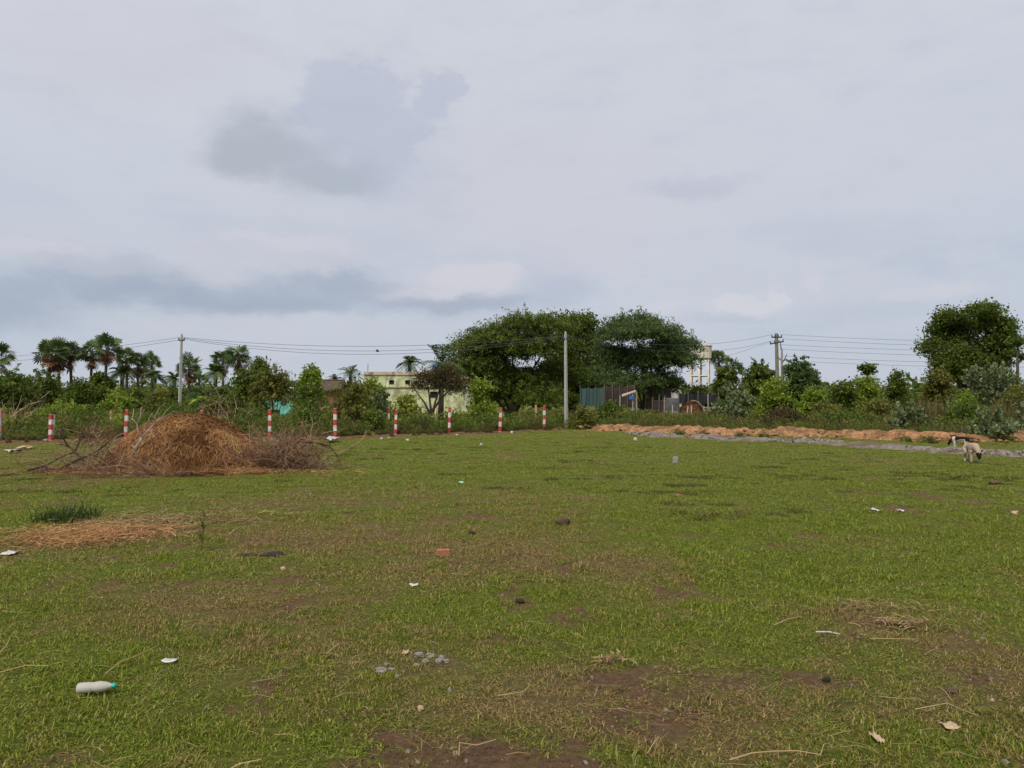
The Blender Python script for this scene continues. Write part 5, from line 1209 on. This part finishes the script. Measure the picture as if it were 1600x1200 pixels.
stalk('greenish-yellow stalk between bottle and white scrap', [(165, 1062), (185, 1048), (205, 1037), (245, 1020)], .0038)
stalk('white thin stick lying right of centre', [(1275, 994), (1295, 996.5), (1313, 998)], .007, 'palestone')
stalk('bent straw at right foreground below the wisps', [(1360, 1005), (1400, 1008), (1428, 1006), (1434, 1012)], .0032)
stalk('straight dry stalk under the small straw bundle', [(1210, 984), (1230, 977), (1252, 970)], .0038)

# ------------------------------------------------------------------ litter and stones
def on_ground(px, py): g = gnd(px, py); return np.array([g[0], g[1], float(H(*g))])
def bottle():
    p = on_ground(150, 1088); o = empty('plastic_bottle', (p[0] - .10, p[1], p[2] + .046), 'milky white plastic bottle with teal cap lying on the grass', 'bottle', rz=.22); o.scale = (.86, .86, .74)
    m = MB(); m.lathe([(.012, -.001), (.030, .001), (.036, .012), (.0365, .07), (.0325, .085), (.0325, .095), (.036, .11), (.0365, .135), (.030, .165), (.016, .192), (.014, .202)], 20, axis='x'); link('body', m.mesh('body', True), M['milky'], o)
    c = MB(); c.lathe([(.0165, .198), (.0175, .200), (.0175, .217), (.015, .220)], 18, axis='x'); link('cap', c.mesh('cap', True), M['teal'], o)
M['milky'] = leaf_mat('milky_plastic', [(0, (.58, .55, .48)), (1, (.58, .55, .48))], .3, .5)
M['teal'] = plain_mat('teal_plastic', (.0, .30, .24), (.0, .36, .30), 8, .4, bd=0, spec=.5)
bottle()
def brick():
    p = on_ground(692, 867); m = MB(); bm_ = [.135, .075, .07]
    m.box((0, 0, .035), bm_, rz=.15); me = m.mesh('brick'); o = link('brick', me, M['brick'], loc=p); bv = o.modifiers.new('bevel', 'BEVEL'); bv.width = .008; bv.segments = 2
    tag(o, 'single red-brown broken brick lying on the grass', 'brick')
M['brick'] = plain_mat('fired_brick', (.26, .09, .05), (.40, .17, .10), 28, .95, bd=.006)
brick()
def lump(name, label, cat, px, py, wp, hp, mat, seed, rough=.25, sink=.25, group=None, depth=.8):
    p = on_ground(px, py); Y = p[1]; w, h = wpx(wp, Y) / 2, wpx(hp, Y) / 2; m = MB(); m.blobby((0, 0, h * (1 - sink)), (w, w * depth, h), seed, rough, 10, 6)
    return tag(link(name, m.mesh(name, cat not in ('stone', 'rubble')), M[mat], loc=p), label, cat, group)
lump('dung_pat', 'large flat black dung pat left of the brick', 'dung', 427, 868, 38, 6, 'dung', 1, .25, .45)
lump('dung_pat', 'small thin black dung patch beside the large dung pat', 'dung', 390, 868, 26, 3, 'dung', 2, .4, .45)
lump('dirt_clod', 'dark brown clod of earth right of centre mid field', 'clod', 879, 820, 20, 14, 'clod', 3, .45)
lump('dirt_clod', 'small dark clod above the foreground centre', 'clod', 812, 939, 15, 7, 'dung', 4, .4)
lump('dirt_clod', 'small black clod left of the brown clod and above the brick', 'clod', 737, 834, 9, 5, 'dung', 5, .4)
lump('dirt_clod', 'dark clod in the right foreground beside the bent straw', 'clod', 1487, 1080, 20, 9, 'clod', 6, .4)
lump('dirt_clod', 'small reddish clod left of the tussocks mid field', 'clod', 1059, 776, 10, 6, 'brickred', 7, .3)
lump('dirt_clod', 'dark clod near the right edge mid field', 'clod', 1553, 757, 18, 8, 'clod', 8, .4)
lump('dirt_clod', 'flat dark clod in the lower right green turf', 'clod', 1292, 1065, 14, 8, 'dung', 9, .4)
for k, (px, py, w, h, mat, l) in enumerate(((1056, 722, 10, 13, 'stone', 'pale grey boundary stone standing upright mid field'), (993, 690, 7, 9, 'palestone', 'small white boundary stone near the gravel strip'), (800, 679, 6, 9, 'palestone', 'small white stone at the foot of the post below the lime shrub'),
        (714, 679, 6, 6, 'palestone', 'white stone right of the post below the withered tree'), (637, 688, 6, 6, 'palestone', 'white stone right of the post in front of the yellow-green shrub'), (596, 686, 6, 6, 'palestone', 'white stone left of the post in front of the yellow-green shrub'), (607, 685, 4, 5, 'palestone', 'tiny white stone between the two white stones at the fence'),
        (657, 1109, 10, 10, 'tanstone', 'round tan pebble near the bottom centre'), (442, 891, 9, 7, 'tanstone', 'tan pebble below the large dung pat'), (1551, 1093, 6, 5, 'palestone', 'white pebble at the lower right edge'), (1429, 1094, 5, 4, 'palestone', 'tiny white pebble left of the lower right white pebble'), (752, 697, 5, 7, 'palestone', 'small pale stone on the turf beyond the middle of the field'),
        (1587, 803, 12, 7, 'tanstone', 'tan stone at the right edge mid field'), (40, 703, 22, 8, 'tanstone', 'flat tan stone left of the straw heap near the first post'), (142, 694, 10, 8, 'palestone', 'pale rock right of the leftmost full post'), (116, 731, 12, 9, 'palestone', 'pale rock under the dark branches'), (72, 692, 9, 7, 'stone', 'grey rock at the foot of the leftmost full post'))):
    lump('stone', l, 'stone', px, py, w * (.8 if py < 700 else 1), h * (.75 if py < 700 else 1), mat, 50 + k, .42, .45)
def rubble():
    q = random.Random(4)
    for k, (px, py, w, l) in enumerate(((596, 1052, 18, 'largest grey rubble stone at the left end of the bare foreground patch'), (612, 1050, 12, 'grey rubble stone touching the largest one on its right'), (655, 1026, 16, 'flat grey rubble stone in the middle of the upper rubble row'), (672, 1026, 14, 'pale grey rubble stone second from the right in the upper rubble row'), (690, 1028, 12, 'grey rubble stone at the right end of the upper rubble row'),
            (686, 1034, 14, 'broad grey rubble stone in front of the right end of the rubble row'), (664, 1034, 11, 'small grey rubble stone in front of the middle of the rubble row'), (640, 1020, 8, 'tiny grey rubble stone behind the left end of the upper rubble row'), (650, 1040, 9, 'small grey rubble stone alone between the two rubble groups'), (604, 1040, 8, 'tiny grey rubble stone behind the largest one at the left'), (620, 1058, 8, 'tiny grey rubble stone nearest the camera, right of the largest one'), (698, 1033, 10, 'rightmost small grey rubble stone of the bare foreground patch'))):
        lump('rubble_stone', l, 'stone', px, py, w, w * .6, 'stone', 90 + k, .42, .5, 'rubble on the bare foreground patch')
rubble()
M['leafdry'] = plain_mat('dry_leaf', (.36, .25, .14), (.55, .42, .27), 20, .8, bd=.003)
M['mint'] = plain_mat('mint_plastic', (.25, .62, .50), (.30, .68, .56), 8, .5, bd=0)
def scrap(name, label, cat, px, py, wp, dp, mat, seed, lift=.012):
    p = on_ground(px, py); q = np.random.RandomState(seed); w = wpx(wp, p[1]) / 2; d = wpx(dp, p[1]) ; n = 6; V = []; Fc = []
    for j in range(n):
        for i2 in range(n):
            u, v = i2 / (n - 1) * 2 - 1, j / (n - 1) * 2 - 1; e = 1 - .25 * q.rand()
            V.append((u * w * e, v * d * e, lift + .25 * d * q.rand() + .35 * w * (abs(u) ** 2) * .4))
    for j in range(n - 1):
        for i2 in range(n - 1): a = j * n + i2; Fc.append((a, a + 1, a + n + 1, a + n))
    m = MB(); m.add(V, Fc, .8); o = link(name, m.mesh(name, True), M[mat], loc=p); sd = o.modifiers.new('thick', 'SOLIDIFY'); sd.thickness = .003
    tag(o, label, cat)
scrap('plastic_scrap', 'crumpled white plastic scrap right above the bottle', 'scrap', 266, 1035, 24, 8, 'plastic', 1)
scrap('plastic_bag', 'crumpled white plastic bag at the left edge by the strewn straw', 'bag', 17, 866, 20, 14, 'plastic', 2)
scrap('paper_scrap', 'left white paper scrap on the green turf at right', 'scrap', 1364, 799, 11, 14, 'plastic', 3)
scrap('paper_scrap', 'right white paper scrap on the green turf at right', 'scrap', 1406, 800, 8, 10, 'plastic', 4)
scrap('plastic_sack', 'white sack lying at the foot of a striped post', 'sack', 519, 690, 16, 30, 'plastic', 5, .03)
scrap('plastic_sheet', 'white plastic strip at the front edge of the straw heap', 'scrap', 326, 726, 26, 18, 'plastic', 6, .03)
scrap('plastic_bag', 'white plastic bag left of the first striped post', 'bag', 24, 708, 12, 20, 'plastic', 7, .03)
scrap('plastic_scrap', 'pale scrap of plastic above the foreground rubble', 'scrap', 647, 916, 16, 8, 'plastic', 8)
scrap('dry_leaf', 'curled pale dry leaf at the lower right', 'leaf', 1482, 1138, 24, 14, 'leafdry', 9)
scrap('dry_leaf', 'upright tan dry leaf near the bottom right of centre', 'leaf', 1370, 1158, 12, 18, 'leafdry', 10)
scrap('dry_leaf', 'orange dry leaf at the upper edge of the rubble patch', 'leaf', 634, 1022, 10, 8, 'leafdry', 11)
scrap('plastic_scrap', 'tiny mint green scrap on the far turf', 'scrap', 721, 755, 7, 10, 'mint', 12)

# two weeds on the near left
def thin_weed():
    p = on_ground(314, 862); q = np.random.RandomState(3); m = MB(); o = empty('tall_weed', p, 'thin upright green weed in the grass below the straw heap', 'weed')
    st = MB(); st.tube([(0, 0, -.02), (.02, 0, .25), (.03, 0, .42)], [.008, .006, .003], 5, .4); link('stem', st.mesh('stem'), M['olive'], o)
    for k in range(60): z = .05 + .36 * q.rand(); a = q.rand() * 6.283; d = np.array([math.cos(a), math.sin(a), .8]); b = np.array([.07 * z, 0, z]); s = np.array([-math.sin(a), math.cos(a), 0]) * .007; m.add([b, b + d * .03 + s, b + d * .07, b + d * .03 - s], [(0, 1, 2, 3)], q.rand())
    link('leaves', m.mesh('leaves'), M['olive'], o)
thin_weed()
def feather_weed():
    p = on_ground(105, 812); q = np.random.RandomState(8); o = empty('ferny_weed', p, 'dark ferny weed clump above the strewn straw at left', 'weed'); m = MB()
    V, Q, t = blades(420, .42, .12, .38, .011, 1.0, 31); link('leaves', mesh_np('leaves', V, Q, {'tint': np.clip(t, 0, 1)}), M['weedgreen'], o)
M['weedgreen'] = leaf_mat('dark_weed', [(0, (.035, .06, .014)), (.5, (.07, .105, .022)), (1, (.15, .17, .045))])
feather_weed()

# ------------------------------------------------------------------ the two dogs
def dog(label, loc, rz, s, head, colour, tail):
    J = {'pel': (-.27, 0, .43, .10, .11), 'mid': (-.02, 0, .42, .098, .105), 'ch': (.18, 0, .405, .112, .135), 'sh': (.27, 0, .43, .09, .105)}
    for k, (x, y, z, r) in head.items(): J[k] = (x, y, z, r, r)
    ed = [('pel', 'mid'), ('mid', 'ch'), ('ch', 'sh'), ('sh', 'nk'), ('nk', 'sk'), ('sk', 'mz'), ('mz', 'ns')]
    for sd, sg in (('l', 1), ('r', -1)):
        y = .075 * sg; f = .04 * sg
        for k, v in {'f1': (.23 + f, y, .33, .058, .062), 'f2': (.20 + f, y, .22, .044, .046), 'f3': (.225 + f, y, .10, .032, .032), 'f4': (.22 + f, y, .03, .032, .028), 'f5': (.265 + f, y, .022, .028, .022),
                     'h1': (-.25 - f, y, .36, .068, .08), 'h2': (-.17 - f, y * 1.1, .26, .056, .06), 'h3': (-.30 - f, y, .15, .033, .035), 'h4': (-.275 - f, y, .03, .031, .027), 'h5': (-.23 - f, y, .018, .024, .018)}.items(): J[k + sd] = v
        ed += [('ch', 'f1' + sd), ('f1' + sd, 'f2' + sd), ('f2' + sd, 'f3' + sd), ('f3' + sd, 'f4' + sd), ('f4' + sd, 'f5' + sd), ('pel', 'h1' + sd), ('h1' + sd, 'h2' + sd), ('h2' + sd, 'h3' + sd), ('h3' + sd, 'h4' + sd), ('h4' + sd, 'h5' + sd)]
    pv = 'pel'
    for k, (x, z, r) in enumerate(tail): J['t%d' % k] = (x, 0, z, r, r); ed.append((pv, 't%d' % k)); pv = 't%d' % k
    nm = list(J); me = bpy.data.meshes.new('body'); me.from_pydata([J[n][:3] for n in nm], [(nm.index(a), nm.index(b)) for a, b in ed], [])
    tmp = link('tmp', me); tmp.modifiers.new('skin', 'SKIN')
    for n, sv in zip(nm, me.skin_vertices[0].data): sv.radius = J[n][3:5]; sv.use_root = n == 'pel'
    ss = tmp.modifiers.new('sub', 'SUBSURF'); ss.levels = ss.render_levels = 2
    dg = bpy.context.evaluated_depsgraph_get(); bm = bpy.data.meshes.new_from_object(tmp.evaluated_get(dg)); bm.name = 'body'; bpy.data.objects.remove(tmp)
    co = np.zeros(len(bm.vertices) * 3); bm.vertices.foreach_get('co', co); co = co.reshape(-1, 3)
    a = bm.attributes.new('tint', 'FLOAT', 'POINT'); a.data.foreach_set('value', colour(co).astype(np.float32)); bm.polygons.foreach_set('use_smooth', np.ones(len(bm.polygons), bool)); bm.materials.clear()
    o = empty('dog', loc, label, 'dog', rz=rz); o.scale = (s, s, s); link('body', bm, M['fur'], o)
    sk, mz = np.array(head['sk'][:3]), np.array(head['mz'][:3]); d = unit(mz - sk); r = head['sk'][3]; up = unit(np.array([d[2] * -1 if d[2] < 0 else .3, 0, abs(d[0]) + .2]))
    for sg in (-1, 1):
        b = sk - d * r * .45 + np.array([0, sg * r * .75, 0]) + up * r * .5; e = MB(); tip = b + up * .055 + np.array([-.02, sg * .035, -.02]); w = d * .032
        e.add([b - w, b + w, tip, b + np.array([0, sg * .022, 0])], [(0, 1, 2), (1, 3, 2), (3, 0, 2), (0, 3, 1)], head['ear'][0] if 0 else .0); link('ear', e.mesh('ear'), M['fur'], o)
        y = MB(); y.blobby(sk + d * r * .75 + np.array([0, sg * r * .62, 0]) + up * r * .45, (.011, .011, .011), 1, 0, 6, 4, 0.0); link('eye', y.mesh('eye', True), M['fur'], o)
M['fur'] = None
def fur():
    m, nt, bs, out = node_mat('fur'); c = ramp(nt, attr(nt, 'tint'), [(0, (.010, .009, .009)), (.3, (.016, .014, .013)), (.5, (.28, .19, .125)), (.75, (.42, .33, .25)), (1, (.52, .48, .43))])
    nt.links.new(c, bs.inputs['Base Color']); bs.inputs['Roughness'].default_value = .85; bs.inputs['Specular IOR Level'].default_value = .15; bump(nt, bs, tnoise(nt, 60, 3, .6), .004); return m
M['fur'] = fur()
def col_black(co):
    x, y, z = co.T; n = fbm(x * 9, z * 9 + y * 5, 3, 3) - .5
    t = np.where(z + n * .10 - .05 * np.cos(x * 9) > .36, 0.0, 1.0); t = np.where((z < .30) & (x < -.1), .72, t)
    t = np.where((x > .24) & (x < .345), 1.0, t); return np.where(x > .35, 0.0, t)
def col_tan(co):
    x, y, z = co.T; n = fbm(x * 7, z * 7 + y * 4, 9, 3) - .5; t = np.clip(.70 + n * .25, 0, 1); return np.where((x > .43) & (z < .28), 0.05, t)
hd = {'nk': (.36, 0, .37, .075), 'sk': (.43, 0, .27, .078), 'mz': (.475, 0, .18, .052), 'ns': (.50, 0, .115, .040)}
p = on_ground(1501, 700); dog('black and white dog sniffing the ground behind the tan dog', (p[0], p[1], p[2]), R(157), .76, hd, col_black, [(-.35, .45, .03), (-.44, .43, .022), (-.50, .36, .012)])
p = on_ground(1518, 722); dog('tan dog with lowered dark muzzle in front of the black and white dog', (p[0], p[1], p[2]), R(-99), .98, hd, col_tan, [(-.35, .46, .03), (-.42, .52, .022), (-.45, .60, .012)])

# a bird over the yellow house
def bird():
    p = at(590, 549, 70); m = MB(); m.blobby((0, 0, 0), (.16, .06, .055), 2, .05, 8, 6); o = empty('bird', p, 'small dark bird flying above the yellow house', 'bird'); link('body', m.mesh('body', True), M['iron'], o)
    for s in (-1, 1):
        w = MB(); w.add([(.07, s * .03, .02), (-.08, s * .03, .02), (-.12, s * .22, .12), (.0, s * .36, .16), (.08, s * .2, .11), (.07, s * .03, .0), (-.08, s * .03, .0), (-.12, s * .22, .11), (.0, s * .36, .15), (.08, s * .2, .10)], [(0, 1, 2, 3, 4), (9, 8, 7, 6, 5), (0, 5, 6, 1), (1, 6, 7, 2), (2, 7, 8, 3), (3, 8, 9, 4), (4, 9, 5, 0)]); link('wing', w.mesh('wing'), M['iron'], o)
bird()
